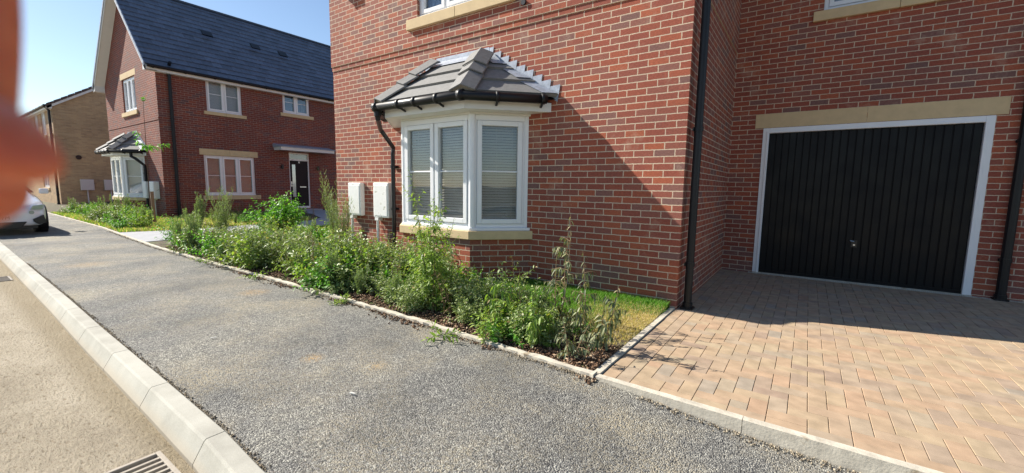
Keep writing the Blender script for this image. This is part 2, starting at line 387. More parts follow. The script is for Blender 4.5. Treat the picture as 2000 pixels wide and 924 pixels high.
def wall_uv(o, off=-.005, zoff=.02):
    me = o.data; L = rootloc(o); uv = me.uv_layers.new(name='UVMap')
    for p in me.polygons:
        n = p.normal
        h = Vector((-n.y, n.x)); 
        if h.length < .1: h = Vector((1, 0))
        h.normalize()
        for li in p.loop_indices:
            c = me.vertices[me.loops[li].vertex_index].co+L
            u = c.x*h.x+c.y*h.y
            uv.data[li].uv = ((u if abs(h.x) > .5 and h.x > 0 else -u)+off, c.z-zoff)
def wall_panel(mb, o, u, n, a, b, z0, z1, ops=(), depth=.09):
    """brick skin with openings (a,b,z0,z1) and their reveals"""
    o, u, n = Vector(o), Vector(u).normalized(), Vector(n).normalized()
    us = sorted({a, b}|{x for q in ops for x in q[:2] if a < x < b}); zs = sorted({z0, z1}|{z for q in ops for z in q[2:] if z0 < z < z1})
    P = lambda x, z, d=0: (o+u*x-n*d)+Vector((0, 0, z))
    def quad(p, want):
        nn = (Vector(p[1])-Vector(p[0])).cross(Vector(p[2])-Vector(p[1]))
        mb.add(p if nn.dot(want) > 0 else p[::-1], [(0, 1, 2, 3)])
    for i in range(len(us)-1):
        for j in range(len(zs)-1):
            cx, cz = (us[i]+us[i+1])/2, (zs[j]+zs[j+1])/2
            if any(q[0] < cx < q[1] and q[2] < cz < q[3] for q in ops): continue
            quad([P(us[i], zs[j]), P(us[i+1], zs[j]), P(us[i+1], zs[j+1]), P(us[i], zs[j+1])], n)
    for (p, q, r, s) in ops:
        quad([P(p, r), P(p, s), P(p, s, depth), P(p, r, depth)], u); quad([P(q, r), P(q, s), P(q, s, depth), P(q, r, depth)], -u)
        quad([P(p, s), P(q, s), P(q, s, depth), P(p, s, depth)], Vector((0, 0, -1))); quad([P(p, r), P(q, r), P(q, r, depth), P(p, r, depth)], Vector((0, 0, 1)))

def window(parent, o, u, n, a, b, z0, z1, lights=2, rec=.055, back='net', bar=.5, sill=None, lintel=None, ratios=None, label=None):
    """casement window part > pane, curtain; with cast-stone sill and lintel parts"""
    o, u, n = Vector(o), Vector(u).normalized(), Vector(n).normalized()
    f = MB(); fw = .055; F = -rec; B = -rec-.06
    f.obox(o, u, n, a, a+fw, B, F, z0, z1).obox(o, u, n, b-fw, b, B, F, z0, z1)
    f.obox(o, u, n, a+fw, b-fw, B, F, z0, z0+fw).obox(o, u, n, a+fw, b-fw, B, F, z1-fw, z1)
    f.obox(o, u, n, a-.0, b+.0, F, F+.035, z0-.0, z0+.028)
    ia, ib = a+fw, b-fw; k = ratios or [i/lights for i in range(lights+1)]
    xs = [ia+(ib-ia)*t for t in k]
    for x in xs[1:-1]: f.obox(o, u, n, x-.022, x+.022, B, F, z0+fw, z1-fw)
    glass = MB(); cw = .055
    for i in range(lights):
        p, q = xs[i]+(.022 if i else 0), xs[i+1]-(.022 if i < lights-1 else 0)
        r, s = z0+fw, z1-fw; G = F+.018
        p += .003; q -= .003; r += .003; s -= .003
        f.obox(o, u, n, p, p+cw, B+.01, G, r, s).obox(o, u, n, q-cw, q, B+.01, G, r, s)
        f.obox(o, u, n, p+cw, q-cw, B+.01, G, r, r+cw).obox(o, u, n, p+cw, q-cw, B+.01, G, s-cw, s)
        if bar:
            zz = r+(s-r)*bar; f.obox(o, u, n, p+cw, q-cw, F-.024, F-.012, zz-.010, zz+.010)
        glass.obox(o, u, n, p+cw-.002, q-cw+.002, F-.034, F-.028, r+cw-.002, s-cw+.002)
    fo = f.build('window', 'upvc', parent, bevel=.004, label=label)
    glass.build('pane', 'glass', fo)
    bk = MB()
    if back in ('net', 'curtain_blue'):
        nn = 40; pts = []
        for side in ((0, .44), (.56, 1)) if back == 'curtain_blue' else ((0, 1),):
            prev = None
            for i in range(nn+1):
                t = side[0]+(side[1]-side[0])*i/nn; x = a+(b-a)*t; d = B-.09-.02*math.sin(i*1.3)-.012*math.sin(i*.53)
                cur = (o+u*x+n*d)
                if prev is not None:
                    bk.add([(prev.x, prev.y, z0), (cur.x, cur.y, z0), (cur.x, cur.y, z1), (prev.x, prev.y, z1)], [(0, 1, 2, 3)])
                prev = cur
        bk.build('curtain', back, fo)
    elif back:
        bk.obox(o, u, n, a, b, B-.09, B-.08, z0+(.03 if back == 'blindpale' else 0), z1); bk.build('blind', back, fo)
    # room behind
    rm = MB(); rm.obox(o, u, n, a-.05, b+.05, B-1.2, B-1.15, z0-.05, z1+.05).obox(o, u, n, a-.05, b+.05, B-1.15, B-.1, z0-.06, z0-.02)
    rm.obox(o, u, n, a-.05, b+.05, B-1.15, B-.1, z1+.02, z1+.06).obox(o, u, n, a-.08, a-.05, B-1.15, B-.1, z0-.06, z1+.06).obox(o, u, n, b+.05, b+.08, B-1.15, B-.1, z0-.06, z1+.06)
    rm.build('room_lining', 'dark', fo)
    if sill:
        s_ = MB(); sa, sb, sz0, sz1 = sill
        s_.obox(o, u, n, sa, (sa+sb)/2-.002, -rec-.0, .05, sz0, sz1).obox(o, u, n, (sa+sb)/2+.002, sb, -rec-.0, .05, sz0, sz1); s_.build('sill', 'stone', parent, bevel=.006)
    if lintel:
        s_ = MB(); sa, sb, sz0, sz1 = lintel; mid = (sa+sb)/2
        s_.obox(o, u, n, sa, mid-.002, -.08, .004, sz0, sz1).obox(o, u, n, mid+.002, sb, -.08, .004, sz0, sz1); s_.build('lintel', 'stone', parent, bevel=.004)
    return fo

def roof_slope(mb, e0, e1, t0, t1, gauge=.3, uvs=None):
    """stepped tile courses between eave line e0-e1 and ridge line t0-t1"""
    e0, e1, t0, t1 = map(Vector, (e0, e1, t0, t1)); L = ((t0+t1)/2-(e0+e1)/2).length; n = max(1, round(L/gauge))
    nrm = (e1-e0).cross(t0-e0).normalized()
    if nrm.z < 0: nrm = -nrm
    for i in range(n):
        a, b = i/n, min(1, (i+1.12)/n)
        p = [e0.lerp(t0, a), e1.lerp(t1, a), e1.lerp(t1, b), e0.lerp(t0, b)]
        lo = [p[0]+nrm*.002, p[1]+nrm*.002, p[2]-nrm*.008, p[3]-nrm*.008]; hi = [p[0]+nrm*.034, p[1]+nrm*.034, p[2]+nrm*.004, p[3]+nrm*.004]
        fs = [(0, 1, 2, 3), (7, 6, 5, 4), (0, 4, 5, 1), (1, 5, 6, 2), (2, 6, 7, 3), (3, 7, 4, 0)]
        mb.add(lo+hi, fs)
def slope_uv(o, edir, sdir, org):
    me = o.data; L = rootloc(o); uv = me.uv_layers.new(name='UVMap'); edir, sdir, org = Vector(edir).normalized(), Vector(sdir).normalized(), Vector(org)
    for p in me.polygons:
        for li in p.loop_indices:
            c = me.vertices[me.loops[li].vertex_index].co+L-org; uv.data[li].uv = (c.dot(edir), c.dot(sdir)+.002)
def recalc(o):
    bm = bmesh.new(); bm.from_mesh(o.data); bmesh.ops.recalc_face_normals(bm, faces=bm.faces); bm.to_mesh(o.data); bm.free()

def gable_roof(parent, x0, x1, y0, y1, ze, slope, axis, mat, over=.22, verge=.3, trim='cream'):
    """ridge along axis 'y' or 'x'; ze is the soffit height at the wall"""
    if axis == 'y': A0, A1, B0, B1 = x0, x1, y0-verge, y1+verge; P = lambda a, b, z: (a, b, z)
    else: A0, A1, B0, B1 = y0, y1, x0-verge, x1+verge; P = lambda a, b, z: (b, a, z)
    mid = (A0+A1)/2; zr = ze+.16+(mid-A0)*slope
    ro = None
    for side, A, sg in (('a', A0, -1), ('b', A1, 1)):
        ae = A+sg*over; zE = zr-(abs(ae-mid))*slope
        mb = MB(); roof_slope(mb, P(ae, B0, zE), P(ae, B1, zE), P(mid, B0, zr), P(mid, B1, zr))
        if ro is None:
            o = mb.build('roof', mat, parent); ro = o
        else: o = mb.build('roof', mat, parent)
        recalc(o)
        sd_ = Vector(P(mid, B0, zr))-Vector(P(ae, B0, zE)); slope_uv(o, P(0, 1, 0), sd_, P(ae, B0, zE))
        # soffit + fascia
        f = MB(); f.prism([P(A-sg*.0, B0, zE-.17), P(ae, B0, zE-.17), P(ae, B0, zE-.02), P(A, B0, zE+over*slope-.04)], Vector(P(0, B1-B0, 0)))
        f.build('fascia', trim, parent)
        # barge boards and verge soffits both ends
        for bb, s2 in ((B0, 1), (B1, -1)):
            g = MB()
            g.prism([P(ae, bb, zE-.20), P(mid, bb, zr-.20), P(mid, bb, zr-.012), P(ae, bb, zE-.012)], Vector(P(0, s2*.022, 0)))
            g.prism([P(ae, bb+s2*.022, zE-.17), P(mid, bb+s2*.022, zr-.17), P(mid, bb+s2*.022, zr-.15), P(ae, bb+s2*.022, zE-.15)], Vector(P(0, s2*(verge-.022), 0)))
            g.build('bargeboard', trim, parent)
            vg = MB(); nseg = 16
            for i in range(nseg):
                q0 = Vector(P(ae, bb, zE)).lerp(Vector(P(mid, bb, zr)), i/nseg); q1 = Vector(P(ae, bb, zE)).lerp(Vector(P(mid, bb, zr)), (i+.93)/nseg)
                up = Vector((0, 0, 1)); vg.prism([q0-up*.07, q1-up*.07, q1+up*.055, q0+up*.075], Vector(P(0, -s2*.03, 0)))
            vg.build('verge_tile', 'lead' if mat == 'slate' else mat, parent)
        if mat == 'brown_tile' and sg > 0: continue
        # gutter
        gt = MB(); gz = zE-.035; ga = ae+sg*.06
        gt.tube([P(ga, B0+.05, gz), P(ga, B1-.05, gz)], .058, 12)
        nb = int((B1-B0)/.9)
        for i in range(nb+1):
            b_ = B0+.2+(B1-B0-.4)*i/nb; gt.tube([P(ga, b_-.02, gz-.004), P(ga, b_+.02, gz-.004)], .068, 12)
        gt.build('gutter', 'black', parent, smooth=False)
    rg = MB()
    n = int((B1-B0)/.45)
    for i in range(n):
        b0 = B0+(B1-B0)*i/n; b1 = B0+(B1-B0)*(i+.97)/n
        for k in range(5):
            pass
        pts = [P(mid+.13*math.cos(t), b0, zr-.06+.13*math.sin(t)*.9+.0) for t in [math.pi*j/8 for j in range(9)]]
        rg.prism(pts, Vector(P(0, b1-b0, 0)))
    rg.build('ridge_tile', mat, parent)
    return zr

def downpipe(parent, x, y, z0, z1, n, top=None, r=.034, name='downpipe', shoe=True):
    """n = outward wall normal (2D)"""
    d = MB(); n = Vector((n[0], n[1], 0))
    path = [(x, y, z0)]
    if top: path += [(x, y, z1)]+[tuple(p) for p in top]
    else: path += [(x, y, z1)]
    d.tube(path, r, 14)
    zz = z0+.5
    while zz < z1-.1:
        d.tube([(x, y, zz-.022), (x, y, zz+.022)], r+.008, 14)
        c = Vector((x, y, zz)); t = Vector((-n.y, n.x, 0))
        d.prism([c+t*.055-n*.05+Vector((0, 0, -.016)), c-t*.055-n*.05+Vector((0, 0, -.016)), c-t*.055-n*.05+Vector((0, 0, .016)), c+t*.055-n*.05+Vector((0, 0, .016))], n*.014)
        d.tube([c-n*.05, c], .012, 8)
        zz += 1.45
    if shoe:
        d.box(x-.065, x+.065, y-.065, y+.065, z0-.03, z0+.02)
        d.tube([(x, y, z0), (x, y, z0+.07)], r+.01, 14)
    return d.build(name, 'black', parent, smooth=False)

# ------------------------------------------------------------------ bay window
def bay(parent, cx, yw, pipe=-1, pale=False):
    hw, dp = .655, .56
    def P(o): # plan polyline at offset o
        return [(cx-hw-dp-1.414*o, yw), (cx-hw-.414*o, yw-dp-o), (cx+hw+.414*o, yw-dp-o), (cx+hw+dp+1.414*o, yw)]
    def ring(mb, oo, oi, z0, z1, cap=True):
        a, b = P(oo), P(oi)
        for i in range(3): mb.prism([(*a[i], z0), (*a[i+1], z0), (*b[i+1], z0), (*b[i], z0)], (0, 0, z1-z0))
        return mb
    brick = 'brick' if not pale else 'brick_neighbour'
    base = MB()
    a = P(0)
    for i in range(3): base.add([(*a[i], -.15), (*a[i+1], -.15), (*a[i+1], .62), (*a[i], .62)], [(0, 1, 2, 3)])
    bw = base.build('bay_window', brick, parent); wall_uv(bw)
    s = MB(); ring(s, .045, -.1, .62, .735); 
    so_ = s.build('sill', 'stone', bw, bevel=.008)
    # upvc cill + frame per facet
    f = MB(); ring(f, .012, -.08, .735, .772); g = MB()
    fr = P(-.02); lights = {0: 1, 1: 2, 2: 1}
    z0, z1 = .772, 2.235
    for i in range(3):
        A, B = Vector((*fr[i], 0)), Vector((*fr[i+1], 0)); u = (B-A).normalized(); n = Vector((u.y, -u.x, 0)); L = (B-A).length
        o = A; fw = .05
        f.obox(o, u, n, 0, fw, -.07, 0, z0, z1).obox(o, u, n, L-fw, L, -.07, 0, z0, z1)
        f.obox(o, u, n, fw, L-fw, -.07, 0, z0, z0+fw).obox(o, u, n, fw, L-fw, -.07, 0, z1-.07, z1)
        k = lights[i]; xs = [fw+(L-2*fw)*j/k for j in range(k+1)]
        if k == 2: f.obox(o, u, n, xs[1]-.012, xs[1]+.012, -.07, -.001, z0+fw, z1-.07)
        for j in range(k):
            p, q = xs[j]+(.012 if j else 0)+.004, xs[j+1]-(.012 if j < k-1 else 0)-.004; r, t_ = z0+fw+.004, z1-.074; cw = .062
            if i != 1: p += .03; q -= .03; f.obox(o, u, n, fw, p-.003, -.07, -.001, z0+fw, z1-.07).obox(o, u, n, q+.003, L-fw, -.07, -.001, z0+fw, z1-.07)
            f.obox(o, u, n, p, p+cw, -.06, .016, r, t_).obox(o, u, n, q-cw, q, -.06, .016, r, t_)
            f.obox(o, u, n, p+cw, q-cw, -.06, .016, r, r+cw).obox(o, u, n, p+cw, q-cw, -.06, .016, t_-cw, t_)
            zz = (r+t_)/2+.02; f.obox(o, u, n, p+cw, q-cw, -.022, -.012, zz-.011, zz+.011)
            g.obox(o, u, n, p+cw-.003, q-cw+.003, -.034, -.028, r+cw-.003, t_-cw+.003)
    # corner posts, mini cover strips
    for c in (fr[1], fr[2]): f.tube([(c[0], c[1]+.035, z0), (c[0], c[1]+.035, z1)], .05, 36)
    fo = f.build('frame', 'upvc', bw, bevel=.005)
    g.build('pane', 'glass', bw)
    # venetian blinds following the facets
    b = MB(); q = P(-.13)
    for i in range(3):
        A, B = Vector((*q[i], 0)), Vector((*q[i+1], 0)); u = (B-A).normalized(); n = Vector((u.y, -u.x, 0)); L = (B-A).length
        if pale:
            if i == 2: b.obox(A, u, n, .02, L-.02, -.03, -.02, .8, 2.2)
            else:
                for s0 in ((.02, .10), (L*.30, L*.42), (L*.7, L*.80)): b.obox(A, u, n, s0[0], s0[1], -.03, -.02, .8, 2.2)
            continue
        z = .82
        while z < 2.15:
            c0 = A+u*.02; c1 = B-u*.02
            vs = [c0+n*.012+Vector((0, 0, z)), c1+n*.012+Vector((0, 0, z)), c1-n*.010+Vector((0, 0, z+.030)), c0-n*.010+Vector((0, 0, z+.030))]
            b.prism(vs, n*.0012+Vector((0, 0, .0012))); z += .036
        for t_ in (.15, .5, .85): b.tube([A+u*L*t_+n*.018+Vector((0, 0, .8)), A+u*L*t_+n*.018+Vector((0, 0, 2.2))], .002, 5)
        b.obox(A, u, n, .01, L-.01, -.03, .02, 2.17, 2.21)
    b.build('blind', 'net' if pale else 'blind', bw)
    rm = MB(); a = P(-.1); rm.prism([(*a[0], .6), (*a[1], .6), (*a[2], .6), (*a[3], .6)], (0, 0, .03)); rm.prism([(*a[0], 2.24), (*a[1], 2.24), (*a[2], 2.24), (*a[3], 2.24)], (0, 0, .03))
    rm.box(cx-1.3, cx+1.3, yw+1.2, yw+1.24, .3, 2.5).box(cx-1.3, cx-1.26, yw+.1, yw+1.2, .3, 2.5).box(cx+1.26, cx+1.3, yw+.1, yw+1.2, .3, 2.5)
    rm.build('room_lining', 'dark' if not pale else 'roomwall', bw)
    # head trim, soffit, fascia
    h = MB(); ring(h, .0, -.1, 2.235, 2.262); ring(h, .20, -.1, 2.262, 2.285); ring(h, .215, .19, 2.262, 2.375)
    # wall end closers
    h.build('fascia', 'cream', bw, bevel=.003)
    # roof
    zE, zT = 2.44, 3.14; E = P(.27); hx = hw+.414*.27-.414*(dp+.27)
    W0, C0, C1, W1 = [Vector((*e, zE)) for e in E]; T0 = Vector((cx-hx, yw, zT)); T1 = Vector((cx+hx, yw, zT))
    t = MB(); nc = 3; TF = .86
    def tri_course(e0, e1, tp0, tp1):
        for k in range(nc):
            s0, s1 = k/nc*TF, min((k+1)/nc*TF+.03, 1)
            p = [e0.lerp(tp0, s0), e1.lerp(tp1, s0), e1.lerp(tp1, s1), e0.lerp(tp0, s1)]
            nr = (e1-e0).cross(tp0-e0 if (tp0-e0).length > .01 else tp1-e0).normalized()
            if nr.z < 0: nr = -nr
            lo = [p[0], p[1], p[2]-nr*.01, p[3]-nr*.01]; hi = [p[0]+nr*.045, p[1]+nr*.045, p[2]+nr*.01, p[3]+nr*.01]
            t.add(lo+hi, [(0, 1, 2, 3), (7, 6, 5, 4), (0, 4, 5, 1), (1, 5, 6, 2), (2, 6, 7, 3), (3, 7, 4, 0)])
    tri_course(C0, C1, T0, T1); tri_course(C1, W1, T1, T1+Vector((.001, 0, 0))); tri_course(W0, C0, T0-Vector((.001, 0, 0)), T0)
    ro = t.build('roof', 'tile', bw); recalc(ro)
    # underlay closing the void
    ul = MB(); dz = Vector((0, 0, -.03)); ul.add([W0+dz, C0+dz, C1+dz, W1+dz, T0+dz, T1+dz], [(1, 2, 5, 4), (0, 1, 4), (2, 3, 5), (0, 3, 2, 1)]); ul.build('roof_underlay', 'carblack', ro)
    # lead: apron on front slope top, upstand on wall, stepped flashings
    l = MB()
    up = Vector((0, 0, 1))
    nr = (C1-C0).cross(T0-C0).normalized(); nr = nr if nr.z > 0 else -nr
    p = [C0.lerp(T0, .83), C1.lerp(T1, .83), T1, T0]
    l.prism([x+nr*.03 for x in (p[0], p[1])]+[p[2]+nr*.02, p[3]+nr*.02], nr*.004)
    l.prism([(cx-hx-.06, yw-.006, zT-.02), (cx+hx+.10, yw-.006, zT-.02), (cx+hx+.10, yw-.006, zT+.075), (cx-hx-.06, yw-.006, zT+.075)], (0, -.004, 0))
    for sg, T, W in ((1, T1, W1), (-1, T0, W0)):
        n = 9
        for i in range(n):
            a0 = T.lerp(W, i/n); a1 = T.lerp(W, (i+1)/n)
            zt = a0.z+.07
            y = yw-.005-.0015*(i % 2)
            pts = [(a0.x-sg*.012, y, a0.z-.05), (a1.x+sg*.012, y, a1.z-.06), (a1.x+sg*.045, y, zt-.0), (a0.x-sg*.012, y, zt-.012)]
            l.prism(pts, (0, -.003, 0))
        # soakers dressed over the tile ends
        C = C1 if sg > 0 else C0
        e = (C-W).normalized(); d_ = (T-W).normalized(); nn = e.cross(d_).normalized(); nn = nn if nn.z > 0 else -nn
        for i in range(3):
            s0, s1 = i/3, (i+1.04)/3
            a0, a1 = W.lerp(T, s0), W.lerp(T, s1); wd = .20
            l.prism([a0+nn*(.052), a0+e*wd*1.0+nn*.052, a1+e*min(wd, .2*(1-s1)+.06)+nn*.016, a1+nn*.016], nn*.003)
    lo_ = l.build('flashing', 'lead', ro)
    # hip tiles, three angular lengths each
    for sg, C, T in ((1, C1, T1), (-1, C0, T0)):
        d = (T-C); L = d.length; d.normalize(); side = d.cross(Vector((0, 0, 1))).normalized(); nz = side.cross(d).normalized()
        if nz.z < 0: nz = -nz
        for k, (s0, s1) in enumerate(((-.02, .38), (.345, .58), (.555, .93))):
            hip = MB(); a0 = C+d*L*s0; a1 = C+d*L*s1
            ha, hb = (.120+.012*k, .085)
            w_ = .165
            th = .022
            for q_ in (1, -1):
                pts = [a0+nz*ha, a0+side*q_*w_+nz*(ha-.075), a0+side*q_*w_+nz*(ha-.075-th), a0+nz*(ha-th)]
                hip.prism(pts, (a1-a0)+nz*(-.02))
            hip.build('hip_tile', 'tile', ro, bevel=.003)
        mo = MB(); a0 = C+d*L*.0; mo.prism([a0+nz*.10, a0+side*.14+nz*.03, a0+side*.14-nz*.02, a0-side*.14-nz*.02, a0-side*.14+nz*.03], d*.04)
        mo.build('hip_mortar', 'mortar', ro)
    # gutter
    G = [Vector((*e, 2.395)) for e in P(.325)]
    gl0 = G[0].lerp(G[1], .16); gl1 = G[3].lerp(G[2], .16)
    gt = MB(); gt.tube([gl0, G[1], G[2], gl1], .056, 14)
    for a_, b_ in ((G[0], G[1]), (G[1], G[2]), (G[2], G[3])):
        for s_ in ((.3, .5, .75) if a_ is G[1] else (.35, .8)):
            c = a_.lerp(b_, s_); dd = (b_-a_).normalized()*.022; gt.tube([c-dd, c+dd], .066, 14)
            nrm = Vector((dd.y, -dd.x, 0)).normalized(); gt.prism([c-dd*.6-Vector((0, 0, .05)), c+dd*.6-Vector((0, 0, .05)), c+dd*.6-nrm*.11-Vector((0, 0, .09)), c-dd*.6-nrm*.11-Vector((0, 0, .09))], (0, 0, .02))
    for c in (G[1], G[2]): gt.tube([c-Vector((.035, 0, 0)), c+Vector((.035, 0, 0))], .067, 14)
    gt.build('gutter', 'black', bw, smooth=True)
    # downpipe with swan neck
    c = G[1] if pipe < 0 else G[2]
    px = cx+pipe*1.44; py = yw-.075
    if pipe < 0:
        st = c+Vector((.0, .02, -.05)); dp_ = MB()
        dp_.tube([st+Vector((0, 0, .05)), st-Vector((0, 0, .07))], .05, 14)
        dp_.tube([st, st-Vector((0, 0, .10)), Vector((px+.18, yw-.45, 2.17)), Vector((px+.02, py, 1.93)), Vector((px, py, 1.85)), Vector((px, py, .02))], .034, 14)
    else:
        st = G[2].lerp(G[3], .55)+Vector((0, 0, -.05)); dp_ = MB()
        dp_.tube([st, st-Vector((0, 0, .12)), Vector((px-.1, yw-.3, 2.15)), Vector((px, py, 1.9)), Vector((px, py, .02))], .05, 14)
    for zz in (1.6, .9, .2): dp_.tube([(px, py, zz), (px, py, zz+.045)], .043 if pipe < 0 else .06, 14); dp_.box(px-.055, px+.055, yw-.03, yw-.001, zz+.005, zz+.04)
    dp_.build('downpipe', 'black', bw)
    return bw

def meter_box(parent, x0, x1, yw, z0, z1, pipe=True, mat='box', d=.17, label=None):
    b = MB(); b.box(x0, x1, yw-d, yw+.002, z0, z1)
    o = b.build('meter_box', mat, parent, bevel=.018, label=label)
    k = MB(); k.box(x0+.035, x1-.035, yw-d-.006, yw-d-.001, z0+.035, z1-.05); k.build('lid', mat, o, bevel=.004)
    if pipe:
        p = MB(); xm = x0+(x1-x0)*.22
        p.tube([(xm, yw-.07, -.05), (xm, yw-.07, z0)], .024, 12); p.box(xm-.045, xm+.045, yw-.10, yw-.001, z0-.05, z0-.001); p.build('conduit', mat, o)
    return o

# ------------------------------------------------------------------ setting
def ss(t): t = max(0, min(1, t)); return t*t*(3-2*t)
EDGE = [(-60, -.9), (-30, -1.4), (-21, -1.56), (-15, -1.66), (-12.3, -1.83), (-9.6, -1.97), (-7, -2.0), (-5, -2.0), (-3, -2.02), (-1.8, -2.05), (-.9, -2.10), (-.03, -2.135), (.9, -2.155), (1.8, -2.16), (3, -2.16), (8, -2.16)]
KERB = [(-60, -2.9), (-25, -3.5), (-12.9, -3.69), (-8.8, -3.765), (-5.5, -3.825), (-3.9, -3.865), (-2.18, -3.895), (-1.33, -3.915), (-.84, -3.95), (0, -3.98), (1, -4.02), (3, -4.08), (8, -4.2)]
def interp(tab, x):
    for (x0, y0), (x1, y1) in zip(tab, tab[1:]):
        if x <= x1: return y0+(y1-y0)*(x-x0)/(x1-x0)
    return tab[-1][1]
def dropz(x): return -.080*ss((x+.35)/1.7)
g = MB(); g.add([(-700, -700, -.30), (700, -700, -.30), (700, 700, -.30), (-700, 700, -.30)], [(0, 1, 2, 3)]); g.build('ground', 'soil', kind='structure')
xs = [-60, -45, -30, -25, -21, -18, -15, -12.9, -11, -9.6, -8, -7, -6, -5, -4, -3.4, -3, -2.5, -2, -1.6, -1.33, -1.1, -.84, -.6, -.35, -.1, .1, .3, .5, .7, .9, 1.1, 1.35, 1.6, 2, 3, 5, 8]
mb = MB()
for x0, x1 in zip(xs, xs[1:]):
    r = []
    for x in (x0, x1):
        y0, y1 = interp(KERB, x), interp(EDGE, x)
        r.append([(x, y0+(y1-y0)*t-.001, -.004+dropz(x)) for t in (0, .5, 1)])
    for k in range(2): mb.add([r[0][k], r[1][k], r[1][k+1], r[0][k+1]], [(0, 1, 2, 3)])
mb.build('footpath', 'asphalt', kind='structure')
mb = MB()
for x0, x1 in zip(xs, xs[1:]):
    mb.add([(x0, -12, -.12+dropz(x0)*.3), (x1, -12, -.12+dropz(x1)*.3), (x1, interp(KERB, x1)-.05, -.12+dropz(x1)*.3), (x0, interp(KERB, x0)-.05, -.12+dropz(x0)*.3)], [(0, 1, 2, 3)])
mb.build('road', 'road', kind='structure')
mb = MB(); mb.box(-60, 60, -13.5, -12, -.3, -.01); mb.build('far_footpath', 'asphalt', kind='structure')
# kerb stones laid end to end, half-battered face, fine joints
mb = MB(); x = -1.33-.915*40
while x < 7:
    x1 = x+.915
    P = []
    sub = 4
    for k in range(sub+1):
        xx = x+.0035+(.915-.007)*k/sub; yo = interp(KERB, xx); z = .012+dropz(xx)*.85
        P.append([(xx, yo, -.2), (xx, yo, z-.006), (xx, yo-.006, z), (xx, yo-.088, z), (xx, yo-.100, z-.010), (xx, yo-.155, z-.105), (xx, yo-.16, -.25)])
    n = len(P[0])
    for k in range(sub):
        mb.add(P[k]+P[k+1], [(j, n+j, n+j+1, j+1) for j in range(n-1)])
    mb.add(P[0], [tuple(range(n))]); mb.add(P[-1], [tuple(range(n))[::-1]])
    x = x1
ko = mb.build('kerb', 'kerb', kind='structure'); recalc(ko)
jb = MB()
for x0, x1 in zip(xs, xs[1:]):
    z0, z1 = dropz(x0)*.85-.004, dropz(x1)*.85-.004
    a = [(x0, interp(KERB, x0)-.004, -.2), (x0, interp(KERB, x0)-.004, z0), (x0, interp(KERB, x0)-.092, z0), (x0, interp(KERB, x0)-.14, z0-.11)]
    b = [(x1, interp(KERB, x1)-.004, -.2), (x1, interp(KERB, x1)-.004, z1), (x1, interp(KERB, x1)-.092, z1), (x1, interp(KERB, x1)-.14, z1-.11)]
    jb.add(a+b, [(j, 4+j, 5+j, j+1) for j in range(3)])
jb.build('kerb_joint', 'cover', ko)
# edging along the verge: concrete, silted and uneven
rnd = random.Random(4)
def strip(pts, w, z, zb, mat, name, jit=.006, **kw):
    mb = MB(); n = len(pts); L = []
    for i, p in enumerate(pts):
        a = Vector(pts[max(0, i-1)]); b = Vector(pts[min(n-1, i+1)]); d = (b-a); d.z = 0; d.normalize(); s = Vector((-d.y, d.x, 0))
        c = Vector(p); j = rnd.uniform(-jit, jit)
        L.append([c-s*(w/2+j)+Vector((0, 0, zb)), c-s*(w/2+j)+Vector((0, 0, z+j*.6)), c+s*(w/2+rnd.uniform(-jit, jit))+Vector((0, 0, z+rnd.uniform(-jit, jit)*.6)), c+s*w/2+Vector((0, 0, zb))])
    for i in range(n-1): mb.add(L[i]+L[i+1], [(j, 4+j, 5+j, 1+j) for j in range(3)])
    mb.add(L[0], [(0, 1, 2, 3)]); mb.add(L[-1], [(3, 2, 1, 0)])
    o = mb.build(name, mat, **kw); recalc(o); return o
pts = []; x = -30
while x < -.03: pts.append((x, interp(EDGE, x)+.025, 0)); x += .07 if x > -6 else .2
pts.append((-.03, interp(EDGE, -.03)+.025, 0))
strip(pts, .055, .022, -.1, 'cobble', 'verge_edging', .010, kind='structure')
# driveway edging: front (with its exposed face) and left return
for i in range(9):
    x0 = .0+.912*i; seg = [(x0+.003+.909*k/6-.02, interp(EDGE, x0+.909*k/6)+.03, 0) for k in range(7)]
    strip(seg, .055, .012, -.25, 'cobble', 'driveway_edging', .001, kind='structure')
strip([(-.035, y, 0) for y in np.arange(-2.07, .0, .12)]+[(-.035, -.005, 0)], .05, .012, -.2, 'cobble', 'driveway_edging', .002, kind='structure')
# soil / garden sheet with a slight rise towards the next house
def gz(x, y): return .0+.17*ss((-x-9)/7)*ss((y+1)/4)
mb = MB()
gx = [-60, -45, -32, -26, -22, -19, -17, -15.5, -14, -12.5, -11, -10, -9, -8, -7, -6, -5, -4, -3, -2, -1, -.06]; gys = [0, .1, .25, .45, .7, 1.0, 1.5, 2.2, 3, 4.2, 6, 9, 14, 25, 60]
for x0, x1 in zip(gx, gx[1:]):
    for a, b in zip(gys, gys[1:]):
        q = []
        for x, t in ((x0, a), (x1, a), (x1, b), (x0, b)):
            y = interp(EDGE, x)+.05+t; q.append((x, y, gz(x, y)+.003))
        mb.add(q, [(0, 1, 2, 3)])
go = mb.build('garden_soil', 'soil', kind='structure')
mb = MB(); mb.add([(4.2, -2.2, -.02), (60, -2.2, -.02), (60, 60, -.02), (4.2, 60, -.02)], [(0, 1, 2, 3)]); mb.build('garden_soil', 'soil', kind='structure')

